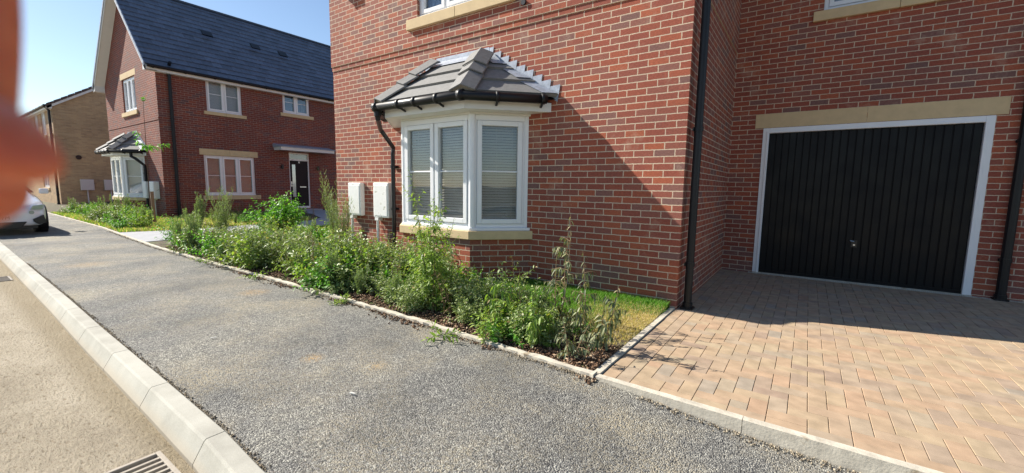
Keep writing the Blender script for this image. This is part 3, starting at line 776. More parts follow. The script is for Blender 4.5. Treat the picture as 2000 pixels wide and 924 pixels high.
# block-paved driveway: 200 x 100 blocks, 90 degree herringbone, two running borders
def tone_mesh(name, V, F, tone, mat, parent=None, **kw):
    L = rootloc(parent) if parent else Vector((0, 0, 0))
    me = bpy.data.meshes.new(name)
    V = np.asarray(V, np.float32)-np.array(L, np.float32)
    if isinstance(F, np.ndarray):
        k = F.shape[1]; me.vertices.add(len(V)); me.vertices.foreach_set('co', V.ravel()); me.loops.add(F.size); me.loops.foreach_set('vertex_index', F.ravel().astype(np.int32))
        me.polygons.add(len(F)); me.polygons.foreach_set('loop_start', np.arange(0, F.size, k, dtype=np.int32)); me.update(calc_edges=True)
    else: me.from_pydata([tuple(v) for v in V], [], F)
    at = me.attributes.new('tone', 'FLOAT', 'POINT'); at.data.foreach_set('value', np.asarray(tone, np.float32))
    me.materials.append(M[mat]); o = bpy.data.objects.new(name, me); COL.objects.link(o)
    if parent: o.parent = parent
    tagp(o, **kw); return o
V, F, T = [], [], []
rnd = random.Random(11)
def block(x0, x1, y0, y1):
    if x1-x0 < .03 or y1-y0 < .03: return
    z = rnd.uniform(-.0008, .0008); tx, ty = rnd.uniform(-.003, .003), rnd.uniform(-.003, .003); g_ = .0015; c = .0022
    b = len(V); xm, ym = (x0+x1)/2, (y0+y1)/2
    for (gg, zz) in ((g_, -.05), (g_, -c), (g_+c, 0)):
        for (x, y) in ((x0+gg, y0+gg), (x1-gg, y0+gg), (x1-gg, y1-gg), (x0+gg, y1-gg)): V.append((x, y, zz+z+(x-xm)*tx+(y-ym)*ty))
    for k in range(2):
        for j in range(4): F.append((b+4*k+j, b+4*k+(j+1) % 4, b+4*k+4+(j+1) % 4, b+4*k+4+j))
    F.append((b+8, b+9, b+10, b+11)); T.extend([rnd.random()]*12)
X0, X1, Y0, Y1 = .0, 4.2, -2.092, 2.96
y = Y0
for c in range(2):
    yy = Y0-(.1 if c else 0)
    while yy < Y1: block(c*.1, c*.1+.1, max(yy, Y0), min(yy+.2, Y1)); yy += .2
xx = .2
while xx < X1: block(xx, min(xx+.2, X1), Y0, Y0+.1); xx += .2
hx0, hy0 = .2, Y0+.1
nx, ny = int((X1-hx0)/.1), int((Y1-hy0)/.1)+1
for i in range(-1, nx+1):
    for j in range(-1, ny+1):
        s = (i-j) % 4
        if s == 0: q = (hx0+i*.1, hx0+(i+2)*.1, hy0+j*.1, hy0+(j+1)*.1)
        elif s == 3: q = (hx0+i*.1, hx0+(i+1)*.1, hy0+j*.1, hy0+(j+2)*.1)
        else: continue
        block(max(q[0], hx0), min(q[1], X1), max(q[2], hy0), min(q[3], Y1))
tone_mesh('driveway', V, F, T, 'paver', kind='structure')
mb = MB(); mb.add([(X0, Y0, -.012), (X1, Y0, -.012), (X1, Y1+.1, -.012), (X0, Y1+.1, -.012)], [(0, 1, 2, 3)]); M['sand'] = simple('joint_sand', (.13, .095, .07), .95, var=.3, scale=30); mb.build('driveway_sand', 'sand', kind='structure')
# grey slab path to the neighbouring door
mb = MB(); path = [(-12.0, -1.80), (-11.95, -.7), (-11.9, .6), (-11.75, 2.2), (-12.6, 4.2), (-14.6, 5.0), (-17.2, 5.3)]
prev = None
for i, p in enumerate(path):
    a = Vector((*path[max(0, i-1)], 0)); b = Vector((*path[min(len(path)-1, i+1)], 0)); d = (b-a).normalized(); s = Vector((-d.y, d.x, 0))*(1.3, 1.1, .85, .75, .7, .7, .7)[i]; c = Vector((*p, 0))
    l, r_ = c+s, c-s; l.z = gz(l.x, l.y)+.014; r_.z = gz(r_.x, r_.y)+.014
    if prev: mb.add([prev[0], prev[1], r_, l, prev[0]-Vector((0, 0, .06)), prev[1]-Vector((0, 0, .06)), r_-Vector((0, 0, .06)), l-Vector((0, 0, .06))], [(0, 1, 2, 3), (0, 3, 7, 4), (1, 5, 6, 2)])
    prev = (l, r_)
po = mb.build('slab_path', 'slab', kind='structure'); recalc(po)

# ------------------------------------------------------------------ main house
H = empty('brick_house', (-3.2, 3, 0), 'large red brick house with black garage door, grey-roofed bay window and two meter boxes', 'house')
XL, YB, ZE = -6.335, 10.0, 5.35
w_ = MB()
ups = (-4.04, -2.41, 3.87, 5.02)
wall_panel(w_, (0, 0, 0), (1, 0, 0), (0, -1, 0), XL, 0, -.3, 3.395, [(-4.24, -2.09, .62, 2.28)], .1)
wall_panel(w_, (0, -.012, 0), (1, 0, 0), (0, -1, 0), XL-.008, .008, 3.395, 3.47, [])
SL = 1.04; ZP = ZE+.12+(-XL/2)*SL
wall_panel(w_, (0, -.024, 0), (1, 0, 0), (0, -1, 0), XL-.016, .016, 3.47, ZP, [ups], .1)
# undersides of the two projecting string courses
w_.add([(XL, 0, 3.395), (0, 0, 3.395), (0, -.012, 3.395), (XL, -.012, 3.395)], [(0, 1, 2, 3)])
w_.add([(XL, -.012, 3.47), (0, -.012, 3.47), (0, -.024, 3.47), (XL, -.024, 3.47)], [(0, 1, 2, 3)])
wall_panel(w_, (0, 0, 0), (0, 1, 0), (1, 0, 0), 0, 3.0, -.3, 3.47, [])
wall_panel(w_, (.012, 0, 0), (0, 1, 0), (1, 0, 0), -.022, 3.0, 3.47, ZE+.3, [])
w_.add([(0, -.022, 3.47), (.012, -.022, 3.47), (.012, 3, 3.47), (0, 3, 3.47)], [(0, 1, 2, 3)])
wall_panel(w_, (XL, 0, 0), (0, 1, 0), (-1, 0, 0), 0, YB, -.3, 3.47, [])
wall_panel(w_, (XL-.016, 0, 0), (0, 1, 0), (-1, 0, 0), -.024, YB, 3.47, ZE+.3, [])
wo = w_.build('wall', 'brick', H)
bm = bmesh.new(); bm.from_mesh(wo.data)
Lw = rootloc(wo)
for (pt, nn) in (((XL-.2, 0, ZE+.13), (-SL, 0, 1)), ((.2, 0, ZE+.13), (SL, 0, 1))):
    bmesh.ops.bisect_plane(bm, geom=bm.verts[:]+bm.edges[:]+bm.faces[:], plane_co=Vector(pt)-Lw, plane_no=Vector(nn).normalized(), clear_outer=True)
bm.to_mesh(wo.data); bm.free(); wall_uv(wo)
gw = MB(); GO = (.45, 2.925, -.3, 2.28)
wall_panel(gw, (0, 3, 0), (1, 0, 0), (0, -1, 0), 0, 4.2, -.3, ZE+.3, [GO, (1.08, 2.72, 3.885, 5.02)], .1)
gwo = gw.build('wall', 'brick', H); wall_uv(gwo)
bk = MB(); bk.box(XL, 4.2, YB-.1, YB, -.3, ZE); bk.box(4.1, 4.2, 3.002, YB-.1, -.3, ZE); b_ = bk.build('wall', 'brick', H); wall_uv(b_)
gable_roof(H, XL, 0, -.024, YB, ZE, SL, 'y', 'slate')
# roof over the garage wing
rs = MB(); roof_slope(rs, (.25, 2.72, ZE+.05), (4.5, 2.72, ZE+.05), (.25, 6.5, ZE+2.9), (4.5, 6.5, ZE+2.9)); r_ = rs.build('roof', 'slate', H); recalc(r_); slope_uv(r_, (1, 0, 0), (0, .8, .6), (0, 2.72, ZE))
fb = MB(); fb.box(.25, 4.5, 2.74, 2.999, ZE-.12, ZE+.03); fb.build('fascia', 'cream', H)
gt = MB(); gt.tube([(.25, 2.68, ZE+.02), (4.5, 2.68, ZE+.02)], .056, 12); gt.build('gutter', 'black', H)
window(H, (0, -.024, 0), (1, 0, 0), (0, -1, 0), *ups, lights=3, back='curtain_blue', sill=(-4.24, -2.20, 3.712, 3.862), lintel=(-4.24, -2.20, 5.02, 5.24), rec=.05)
window(H, (0, 3, 0), (1, 0, 0), (0, -1, 0), 1.08, 2.72, 3.885, 5.02, lights=3, back='net', sill=(.965, 2.84, 3.745, 3.882), lintel=(.93, 2.87, 5.02, 5.24), rec=.05)
bay(H, -3.165, 0, -1)
# garage door
gd = MB(); a, b, z0, z1 = .45, 2.925, -.012, 2.278
gf = MB()
for (p, q, r, s) in ((a, a+.085, z0, z1), (b-.085, b, z0, z1), (a+.085, b-.085, z1-.08, z1)):
    gf.box(p, q, 2.985, 3.05, r, s)
gf.box(a+.05, a+.083, 2.975, 2.987, z0, z1-.045).box(b-.083, b-.05, 2.975, 2.987, z0, z1-.045).box(a+.083, b-.083, 2.975, 2.987, z1-.078, z1-.045)
pn = MB(); pa, pb, pz0, pz1 = a+.087, b-.087, .025, z1-.082
npan = 26; pw = (pb-pa)/npan; prof = []
for i in range(npan):
    x = pa+i*pw; prof += [(x, 3.026), (x+.008, 3.020), (x+pw-.010, 3.020), (x+pw-.004, 3.026)]
for i in range(len(prof)-1):
    (xa, ya), (xb, yb) = prof[i], prof[i+1]; pn.add([(xa, ya, pz0), (xb, yb, pz0), (xb, yb, pz1), (xa, ya, pz1)], [(0, 1, 2, 3)])
pn.box(pa, pb, 3.034, 3.06, pz0, pz1); pn.box(pa, pb, 3.012, 3.034, pz0-.02, pz0+.03)
go_ = pn.build('garage_door', 'garage', H)
gf.build('door_frame', 'upvc', go_, bevel=.004)
hd = MB(); hx = 1.70; hd.box(hx-.035, hx+.035, 3.008, 3.022, .52, .62); hd.tube([(hx, 3.02, .60), (hx, 2.985, .60)], .016, 10)
ho = hd.build('handle_plate', 'carblack', go_); h2 = MB(); h2.tube([(hx-.005, 2.985, .605), (hx-.05, 2.975, .615)], .008, 8); h2.build('handle', 'steel', go_); h3 = MB(); h3.tube([(hx, 3.005, .555), (hx, 2.995, .555)], .013, 12); h3.build('lock_barrel', 'steel', go_)
lt = MB(); lt.box(.335, 1.688, 2.994, 3.09, 2.283, 2.497).box(1.692, 3.03, 2.994, 3.09, 2.283, 2.497); lt.build('lintel', 'stone', H, bevel=.004)
# drainage channel along the garage
dc = MB()
dc.box(.4, 4.2, 2.9, 2.905, -.05, .006).box(.4, 4.2, 2.965, 2.97, -.05, .006)
x = .4
while x < 4.2: dc.box(x, x+.008, 2.905, 2.965, -.01, .004); x += .02
dc.build('channel_drain', 'steel', label='slim slotted steel drain along the foot of the black garage door', cat='drain')
th = MB(); th.box(.45, 2.93, 2.972, 3.02, -.05, .012); th.build('threshold', 'cobble', H)
downpipe(H, .095, .10, .0, 5.2, (1, 0), r=.042)
downpipe(H, 3.165, 2.93, .0, 5.2, (0, -1), r=.048)
meter_box(H, -5.85, -5.48, 0, .76, 1.352, d=.095, label='left white meter box with green algae stains')
meter_box(H, -5.125, -4.72, 0, .755, 1.358, d=.095)
ov = MB(); ov.tube([(-2.07, -.024, 3.66), (-2.07, -.05, 3.66)], .034, 14); ov.build('vent', 'carblack', H)
av = MB(); av.box(-2.0, -1.785, -.004, .01, .22-.0, .285); 

# ------------------------------------------------------------------ neighbouring house
NX, NY = -17.3, .44
NH = empty('brick_house', (-20, 4, 0), 'detached red brick house with dark blue-grey roof and a dark front door', 'house')
NW = 6.1; NXL = NX-NW; NYB = 11.0; NZE = 5.24
g_ops = [(-21.05, -19.50, 3.95, 5.20), (-20.3-1.05, -20.3+1.05, .62, 2.28)]
f_ops = [(1.69, 3.44, .84, 2.335), (1.90, 3.09, 3.94, 5.235), (4.67, 5.85, 4.29, 5.235), (4.83, 5.74, .25, 2.66)]
w_ = MB(); ZP2 = NZE+.12+NW/2*SL
wall_panel(w_, (0, NY, 0), (1, 0, 0), (0, -1, 0), NXL, NX, -.3, ZP2, g_ops, .1)
w_.box(NXL-.012, NX+.012, NY-.014, NY-.001, 3.44, 3.515)
wall_panel(w_, (NX, 0, 0), (0, 1, 0), (1, 0, 0), NY, NYB, -.3, NZE+.2, f_ops, .1)
wall_panel(w_, (NXL, 0, 0), (0, 1, 0), (-1, 0, 0), NY, NYB, -.3, NZE+.2, [])
wall_panel(w_, (0, NYB, 0), (1, 0, 0), (0, 1, 0), NXL, NX, -.3, ZP2, [])
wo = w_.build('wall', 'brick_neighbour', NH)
bm = bmesh.new(); bm.from_mesh(wo.data); Lw = rootloc(wo)
for (pt, nn) in (((NXL-.1, 0, NZE+.03), (-SL, 0, 1)), ((NX+.1, 0, NZE+.03), (SL, 0, 1))):
    bmesh.ops.bisect_plane(bm, geom=bm.verts[:]+bm.edges[:]+bm.faces[:], plane_co=Vector(pt)-Lw, plane_no=Vector(nn).normalized(), clear_outer=True)
bm.to_mesh(wo.data); bm.free(); wall_uv(wo)
gable_roof(NH, NXL, NX, NY, NYB, NZE, SL, 'y', 'slate', verge=.32)
FO = ((NX, 0, 0), (0, 1, 0), (1, 0, 0))
window(NH, *FO, 1.69, 3.44, .84, 2.335, 3, back='tan', sill=(1.58, 3.60, .68, .838), lintel=(1.56, 3.57, 2.338, 2.56))
window(NH, *FO, 1.90, 3.09, 3.94, 5.235, 2, back='blindpale', sill=(1.79, 3.22, 3.815, 3.938))
window(NH, *FO, 4.67, 5.85, 4.29, 5.235, 2, back='curtain_blue', sill=(4.56, 6.0, 4.15, 4.288))
window(NH, (0, NY, 0), (1, 0, 0), (0, -1, 0), -21.05, -19.50, 3.95, 5.20, 3, back='curtain_blue', bar=0, sill=(-21.2, -19.35, 3.80, 3.948), lintel=(-21.2, -19.35, 5.203, 5.42))
bay(NH, -20.3, NY, 1, pale=True)
meter_box(NH, -19.0, -18.58, NY, .72, 1.33, mat='box'); meter_box(NH, -18.2, -17.76, NY, .72, 1.33, mat='box')
downpipe(NH, NX+.085, .80, .1, 5.2, (1, 0), top=[(NX+.2, .8, 5.32), (NX+.27, .8, 5.36)], r=.05)
# door
d = MB(); d.box(NX-.11, NX-.07, 4.885, 5.685, .345, 2.315); do = d.build('door', 'door', NH, bevel=.004)
dg = MB(); dg.box(NX-.07, NX-.062, 4.98, 5.12, .75, 2.15); dg.build('glazing_strip', 'lens', do)
dh = MB(); dh.tube([(NX-.07, 4.94, 1.3), (NX-.03, 4.94, 1.3), (NX-.03, 5.04, 1.3)], .012, 8); dh.box(NX-.07, NX-.06, 4.915, 4.965, 1.2, 1.42); dh.build('handle', 'steel', do)
dl = MB(); dl.box(NX-.07, NX-.058, 5.30, 5.58, 1.16, 1.21); dl.build('letterbox', 'steel', do)
dn = MB(); dn.box(NX-.07, NX-.06, 5.27, 5.33, 2.22, 2.30); dn.build('number_plate', 'plate', do)
df = MB(); 
for (p, q, r, s) in ((4.83, 4.882, .25, 2.66), (5.688, 5.74, .25, 2.66), (4.882, 5.688, 2.32, 2.38), (4.882, 5.688, 2.60, 2.66), (4.882, 5.688, .25, .34)): df.box(NX-.12, NX-.045, p, q, r, s)
df.build('door_frame', 'upvc', NH, bevel=.004)
tl = MB(); tl.box(NX-.09, NX-.085, 4.882, 5.688, 2.38, 2.60); tl.build('toplight', 'glass', NH); tb = MB(); tb.box(NX-.2, NX-.15, 4.83, 5.74, 2.3, 2.66); tb.build('blind', 'net', NH)
st = MB(); st.box(NX, NX+.5, 4.6, 6.0, -.1, .22); st.build('door_step', 'slab', NH, bevel=.01)
cn = MB(); cn.box(NX, NX+.6, 4.22, 6.60, 2.70, 2.82); co = cn.build('door_canopy', 'cream', NH, bevel=.004)
cl = MB(); cl.prism([(NX, 4.18, 2.82), (NX+.63, 4.18, 2.82), (NX+.63, 4.18, 2.845), (NX, 4.18, 2.98)], (0, 2.46, 0)); cl.build('canopy_roof', 'lead', co)
for y in (4.50, 6.10):
    l = MB(); l.tube([(NX+.09, y, 1.93), (NX+.09, y, 2.12)], .045, 14); l.box(NX, NX+.09, y-.03, y+.03, 1.99, 2.06); l.build('wall_light', 'carblack', NH)
for (x, y, z) in ((-18.57, 2.52, 7.03), (-18.55, 4.27, 7.01), (-18.52, 5.4, 6.98)):
    v = MB(); q = Vector((x, y, z+.02)); sdir = Vector((-1, 0, SL)).normalized(); nn = Vector((SL, 0, 1)).normalized()
    pts = [q+Vector((0, -.17, 0))-sdir*.14, q+Vector((0, .17, 0))-sdir*.14, q+Vector((0, .17, 0))+sdir*.14, q+Vector((0, -.17, 0))+sdir*.14]
    v.prism(pts, nn*.05); v.build('roof_vent', 'carblack', NH)
bo = MB(); bo.tube([(NX+.35, 6.5, .15), (NX+.35, 6.5, .62)], .05, 14); bo.build('drain_stub', 'box_far', label='short pale upright pipe beside the dark front door of the far brick house', cat='pipe')

# ------------------------------------------------------------------ far buff house
FX, FY = -32.0, .1
FH = empty('brick_house', (-38, 4, 0), 'buff brick house with brown tiled roof behind the other houses at far left', 'house')
FXL, FYB, FZE, FS = -46.0, 8.6, 5.22, .667
w_ = MB(); fops = [(-33.1, -32.35, 3.82, 5.2), (-35.2, -34.0, 3.82, 5.2), (-37.3, -36.2, 3.82, 5.2), (-40.5, -39.3, 3.82, 5.2), (-36.5, -34.8, .9, 2.3)]
ZP3 = FZE+.13+(FYB-FY)/2*FS
wall_panel(w_, (0, FY, 0), (1, 0, 0), (0, -1, 0), FXL, FX, -.3, FZE+.1, fops, .1)
wall_panel(w_, (FX, 0, 0), (0, 1, 0), (1, 0, 0), FY, FYB, -.3, ZP3, [])
wall_panel(w_, (FXL, 0, 0), (0, 1, 0), (-1, 0, 0), FY, FYB, -.3, ZP3, [])
wall_panel(w_, (0, FYB, 0), (1, 0, 0), (0, 1, 0), FXL, FX, -.3, FZE+.1, [])
wo = w_.build('wall', 'brick_buff', FH); bm = bmesh.new(); bm.from_mesh(wo.data); Lw = rootloc(wo)
for (pt, nn) in (((0, FY-.1, FZE+.04), (0, -FS, 1)), ((0, FYB+.1, FZE+.04), (0, FS, 1))):
    bmesh.ops.bisect_plane(bm, geom=bm.verts[:]+bm.edges[:]+bm.faces[:], plane_co=Vector(pt)-Lw, plane_no=Vector(nn).normalized(), clear_outer=True)
bm.to_mesh(wo.data); bm.free(); wall_uv(wo)
gable_roof(FH, FXL, FX, FY, FYB, FZE, FS, 'x', 'brown_tile', over=.2, verge=.12)
for q in fops: window(FH, (0, FY, 0), (1, 0, 0), (0, -1, 0), *q, lights=2, back='net', bar=0, sill=(q[0]-.1, q[1]+.1, q[2]-.15, q[2]-.002))
meter_box(FH, -10, -9.5, 0, 0, .1) if False else None
for (y0, y1) in ((.78, 1.32), (1.75, 2.30)):
    b = MB(); b.box(FX-.002, FX+.17, y0+.1, y1+.1, .80, 1.40); o = b.build('meter_box', 'box_far', FH, bevel=.015)
    l = MB(); l.box(FX+.171, FX+.177, y0+.14, y1+.06, .84, 1.36); l.build('lid', 'box_far', o)
    p = MB(); p.tube([(FX+.07, y0+.37, -.1), (FX+.07, y0+.37, .8)], .03, 10); p.build('conduit', 'box_far', o)
v = MB(); v.tube([(FX-.01, .93, 2.60), (FX+.05, .93, 2.60)], .12, 16); v.build('vent', 'carblack', FH)
downpipe(FH, FX-.15, FY-.09, .05, 5.0, (0, -1), top=[(FX-.15, FY-.2, 5.15), (FX-.15, FY-.26, 5.25)], r=.055)

# ------------------------------------------------------------------ parked car (half on the footpath)
CX, CYc = -14.38, -3.62
car = empty('parked_car', (CX-2.1, CYc, 0), 'white car parked half on the footpath, facing the viewer, partly hidden by the finger', 'car')
st = [ # s, halfwidth, zbot, zshoulder, ztop, topHalf
 (.00, .62, .24, .50, .56, .50), (.05, .78, .20, .60, .66, .60), (.20, .87, .17, .70, .76, .66), (.55, .90, .17, .80, .86, .70), (1.05, .905, .18, .88, .96, .72),
 (1.35, .905, .18, .92, 1.04, .70), (1.75, .905, .18, .94, 1.30, .62), (2.15, .905, .18, .95, 1.42, .58), (2.9, .905, .18, .96, 1.42, .57), (3.6, .90, .18, .97, 1.34, .56), (4.05, .88, .20, .98, 1.12, .58), (4.28, .80, .25, .90, .98, .58), (4.32, .66, .32, .70, .84, .5)]
mb = MB(); rings = []
for (s, hw, zb, zs, zt, th) in st:
    half = [(0, zb), (hw*.80, zb), (hw*.96, zb+.06), (hw, zb+(zs-zb)*.5), (hw*.985, zs-.06), (hw*.93, zs), (th+.04, zs+(zt-zs)*.55), (th, zt-.03 if zt-zs > .2 else zt-.01), (th*.7, zt), (0, zt+.012)]
    ring_ = half+[(-y, z) for y, z in half[-2:0:-1]]
    rings.append([(CX-s, CYc+y, z) for y, z in ring_])
n = len(rings[0])
for i in range(len(rings)-1): mb.add(rings[i]+rings[i+1], [(k, (k+1) % n, n+(k+1) % n, n+k) for k in range(n)])
mb.add(rings[0], [tuple(range(n))]); mb.add(rings[-1], [tuple(range(n))[::-1]])
mb2 = MB(); b0 = {}
for v in mb.v: b0.setdefault((round(v[0], 4), round(v[1], 4), round(v[2], 4)), len(b0))
mb2.v = list(b0.keys()); mb2.f = [tuple(dict.fromkeys(b0[(round(mb.v[i][0], 4), round(mb.v[i][1], 4), round(mb.v[i][2], 4))] for i in f)) for f in mb.f]; mb2.f = [f for f in mb2.f if len(f) > 2]
body = mb2.build('body', 'carwhite', car, smooth=True); recalc(body); sbm = body.modifiers.new('sub', 'SUBSURF'); sbm.levels = 2; sbm.render_levels = 2
def face(name, mat, pts, x, th=.02, parent=None, **kw):
    mb = MB(); mb.prism([(x, y, z) for y, z in pts], (-th, 0, 0)); return mb.build(name, mat, parent or car, bevel=.006, **kw)
for sg in (1, -1):
    Y = lambda y: CYc+sg*(y-CYc)
    f_ = [(Y(a), b) for a, b in ((-3.02, .37), (-2.83, .47), (-2.80, .27), (-2.93, .24), (-3.01, .31))]
    face('bumper_intake', 'carblack', f_, CX+.012, .12)
    face('headlight', 'lens', [(Y(-3.05), .60), (Y(-2.84), .60), (Y(-2.80), .73), (Y(-3.0), .70)], CX+.0, .22)
    face('kidney_grille', 'carblack', [(Y(-3.60), .50), (Y(-3.40), .50), (Y(-3.38), .68), (Y(-3.60), .69)], CX+.025, .10)
    fg = MB(); fg.tube([(CX-.05, Y(-3.03), .535), (CX+.018, Y(-3.03), .535)], .045, 16); fg.build('parking_sensor', 'lens', car)
    mi = MB(); mi.box(CX-1.5, CX-1.36, CYc+sg*.93, CYc+sg*1.1, .96, 1.1); mi.build('wing_mirror', 'carwhite', car, bevel=.03)
    for s in (.78, 3.45):
        zc = .31 if sg > 0 else .20; wy = CYc+sg*.80
        t = MB(); t.tube([(CX-s, wy-.11, zc), (CX-s, wy-.10, zc), (CX-s, wy+.10, zc), (CX-s, wy+.11, zc)], [.29, .315, .315, .29], 30); wo_ = t.build('wheel', 'tyre', car)
        q = MB(); q.tube([(CX-s, wy+sg*.09, zc), (CX-s, wy+sg*.118, zc)], .215, 24); q.build('rim', 'alloy', wo_)
        ar = MB(); ar.tube([(CX-s, wy-.02*sg, zc+.02), (CX-s, CYc+sg*.915, zc+.02)], .36, 30); ar.build('wheel_arch', 'carblack', car)
face('lower_grille', 'carblack', [(-3.12, .315), (-3.22, .17), (-4.02, .17), (-4.12, .315)], CX+.03, .10)
face('bumper_lip', 'carblack', [(-2.95, .15), (-2.95, .20), (-4.29, .20), (-4.29, .15)], CX+.0, .3)
np_ = face('number_plate', 'plate', [(-3.36, .365), (-3.36, .475), (-3.88, .475), (-3.88, .365)], CX+.048, .06)
tc = bpy.data.curves.new('plate_letters', 'FONT'); tc.body = 'YM'; tc.size = .105; tc.extrude = .001; tc.align_x = 'RIGHT'
to = bpy.data.objects.new('plate_letters', tc); COL.objects.link(to); to.parent = np_; L_ = rootloc(np_)
to.location = Vector((CX+.051, -3.385, .385))-L_; to.rotation_euler = (R(90), 0, R(90)); tc.materials.append(M['carblack'])
bpy.context.view_layer.update()
tm = bpy.data.meshes.new_from_object(to); t2 = bpy.data.objects.new('plate_letters', tm); COL.objects.link(t2); t2.parent = np_; t2.location = to.location; t2.rotation_euler = to.rotation_euler; bpy.data.objects.remove(to); t2.name = 'plate_letters'
for sg in (1, -1):
    gl_ = MB(); gl_.prism([(CX-1.42, CYc+sg*.80, .99), (CX-3.5, CYc+sg*.79, 1.0), (CX-3.2, CYc+sg*.60, 1.33), (CX-1.95, CYc+sg*.60, 1.33)], (0, sg*.035, 0)); gl_.build('side_window', 'carblack', car)
ws = MB(); ws.prism([(CX-1.34, CYc-.66, 1.0), (CX-1.34, CYc+.66, 1.0), (CX-1.86, CYc+.55, 1.37), (CX-1.86, CYc-.55, 1.37)], (.03, 0, .03)); ws.build('windscreen', 'carblack', car)

# ------------------------------------------------------------------ gullies, litter
def grate(name, x0, x1, y0, y1, z, mat, label, bars=6, split=True):
    gr = MB(); fr = .022
    gr.box(x0, x1, y0, y0+fr, z-.04, z).box(x0, x1, y1-fr, y1, z-.04, z).box(x0, x0+fr, y0+fr, y1-fr, z-.04, z).box(x1-fr, x1, y0+fr, y1-fr, z-.04, z)
    o = gr.build(name, mat, label=label, cat='drain cover', bevel=.003)
    b = MB(); n = bars; step = (x1-x0-2*fr)/n
    for i in range(1, n): b.box(x0+fr+i*step-.008, x0+fr+i*step+.008, y0+fr, y1-fr, z-.045, z-.002)
    if split: ym = (y0+y1)/2; b.box(x0+fr, x1-fr, ym-.014, ym+.014, z-.045, z-.0035)
    b.build('bars', mat, o)
    v = MB(); v.box(x0+.005, x1-.005, y0+.005, y1-.005, z-.2, z-.12); v.build('sump', 'dark', o); return o
grate('gully_grate', -1.62, -1.16, -4.56, -4.12, -.102, 'iron', 'pale slotted gully grate in the beige road against the kerb', 9)
grate('gully_grate', -8.60, -8.18, -4.36, -3.98, -.110, 'cover', 'small dark gully cover far along the kerb line in the beige road', 7)
for i, (x, y, a) in enumerate(((-1.16, -3.27, .3), (-2.95, -3.38, 1.1))):
    l = MB(); c, s = math.cos(a), math.sin(a); l.prism([(x+c*u_-s*v_, y+s*u_+c*v_, .006) for u_, v_ in ((-.02, -.005), (.02, -.007), (.021, .004), (-.019, .006))], (0, 0, .006))
    z_ = dropz(x); l.v = [(p[0], p[1], p[2]+z_) for p in l.v]
    l.build('litter_scrap', 'litter', label='tiny white litter scrap lying on the grey footpath near the kerb', cat='litter', group='white litter scraps on the footpath')

# ------------------------------------------------------------------ vegetation
class Plant:
    """numpy leaf + stem builder; coordinates relative to the plant base"""
    def __init__(s, seed): s.r = np.random.default_rng(seed); s.lp = []; s.ld = []; s.ll = []; s.lw = []; s.lt = []; s.lc = []; s.stems = MB()
    def leaf(s, p, d, L, W, tone, curl=.3):
        s.lp.append(p); s.ld.append(d); s.ll.append(L); s.lw.append(W); s.lt.append(tone); s.lc.append(curl)
    def axis(s, p0, d0, L, r0, nl, ll, lw, droop=.0, bend=.25, up=.4, leafang=.9, start=.1, tone=(0, 1), n=6, curl=.4, tipscale=.5, fold=None):
        r = s.r; pts = [np.array(p0, float)]; d = np.array(d0, float); d /= np.linalg.norm(d)
        for i in range(n):
            d = d+r.normal(0, bend/n*1.6, 3)+np.array([0, 0, up/n]); d /= np.linalg.norm(d); pts.append(pts[-1]+d*L/n)
        pts = np.array(pts)
        s.stems.tube([tuple(p) for p in pts], [r0*(1-.75*i/n) for i in range(n+1)], 5, cap=False)
        ph = r.uniform(0, 6.28)
        for i in range(nl):
            t = start+(1-start)*(i+.5*r.random())/nl; k = min(t*n, n-1e-4); a = int(k); f = k-a
            p = pts[a]*(1-f)+pts[a+1]*f; ax = pts[a+1]-pts[a]; ax /= np.linalg.norm(ax)
            ph += 2.4+r.normal(0, .3)
            x = np.cross(ax, [0, 0, 1.]) if abs(ax[2]) < .95 else np.array([1., 0, 0]); x /= np.linalg.norm(x); y = np.cross(ax, x)
            rad = x*math.cos(ph)+y*math.sin(ph); la = leafang*r.uniform(.7, 1.25)
            dd = ax*math.cos(la)+rad*math.sin(la)+np.array([0, 0, -droop*r.uniform(.5, 1.5)]); dd /= np.linalg.norm(dd)
            sc = (1-(1-tipscale)*t)*r.uniform(.65, 1.15)
            s.leaf(p, dd, ll*sc, lw*sc*r.uniform(.8, 1.2), tone[0]+(tone[1]-tone[0])*np.clip(r.normal(.45, .24), 0, 1) if r.random() > .04 else .97, curl*r.uniform(.3, 1.6))
        return pts
    def build(s, root, leafmat, stemmat):
        if s.stems.v:
            b = rootloc(root); s.stems.v = [(v[0]+b.x, v[1]+b.y, v[2]+b.z) for v in s.stems.v]; s.stems.build('stem', stemmat, root, smooth=True)
        P = np.array(s.lp); D = np.array(s.ld); L = np.array(s.ll)[:, None]; W = np.array(s.lw)[:, None]; C = np.array(s.lc)[:, None]; n = len(P)
        up = np.tile([0, 0, 1.], (n, 1))+s.r.normal(0, .35, (n, 3)); sd = np.cross(D, up); sd /= np.linalg.norm(sd, axis=1)[:, None]+1e-9; nn = np.cross(sd, D)
        dn = np.array([[0, 0, -1.]])
        def pt(u, w, z): return P+D*L*u+sd*W*w+nn*(W*z)+dn*(L*C*u*u*.6)
        V = np.stack([pt(0, 0, 0), pt(.28, -.42, .14), pt(.30, 0, -.05), pt(.28, .42, .14), pt(.62, -.40, .12), pt(.64, 0, -.06), pt(.62, .40, .12), pt(1, 0, 0)], 1).reshape(-1, 3)
        base = (np.arange(n)*8)[:, None]
        tri = np.array([[0, 2, 1, 0], [0, 3, 2, 0]])
        q = [[1, 2, 5, 4], [2, 3, 6, 5]]
        F3 = np.concatenate([base+np.array(t_)[None] for t_ in ([0, 2, 1], [0, 3, 2], [4, 5, 7], [5, 6, 7], [1, 2, 5], [1, 5, 4], [2, 3, 6], [2, 6, 5])])
        b = rootloc(root)
        return tone_mesh('foliage', V+np.array(b), F3, np.repeat(np.array(s.lt), 8), leafmat, root)

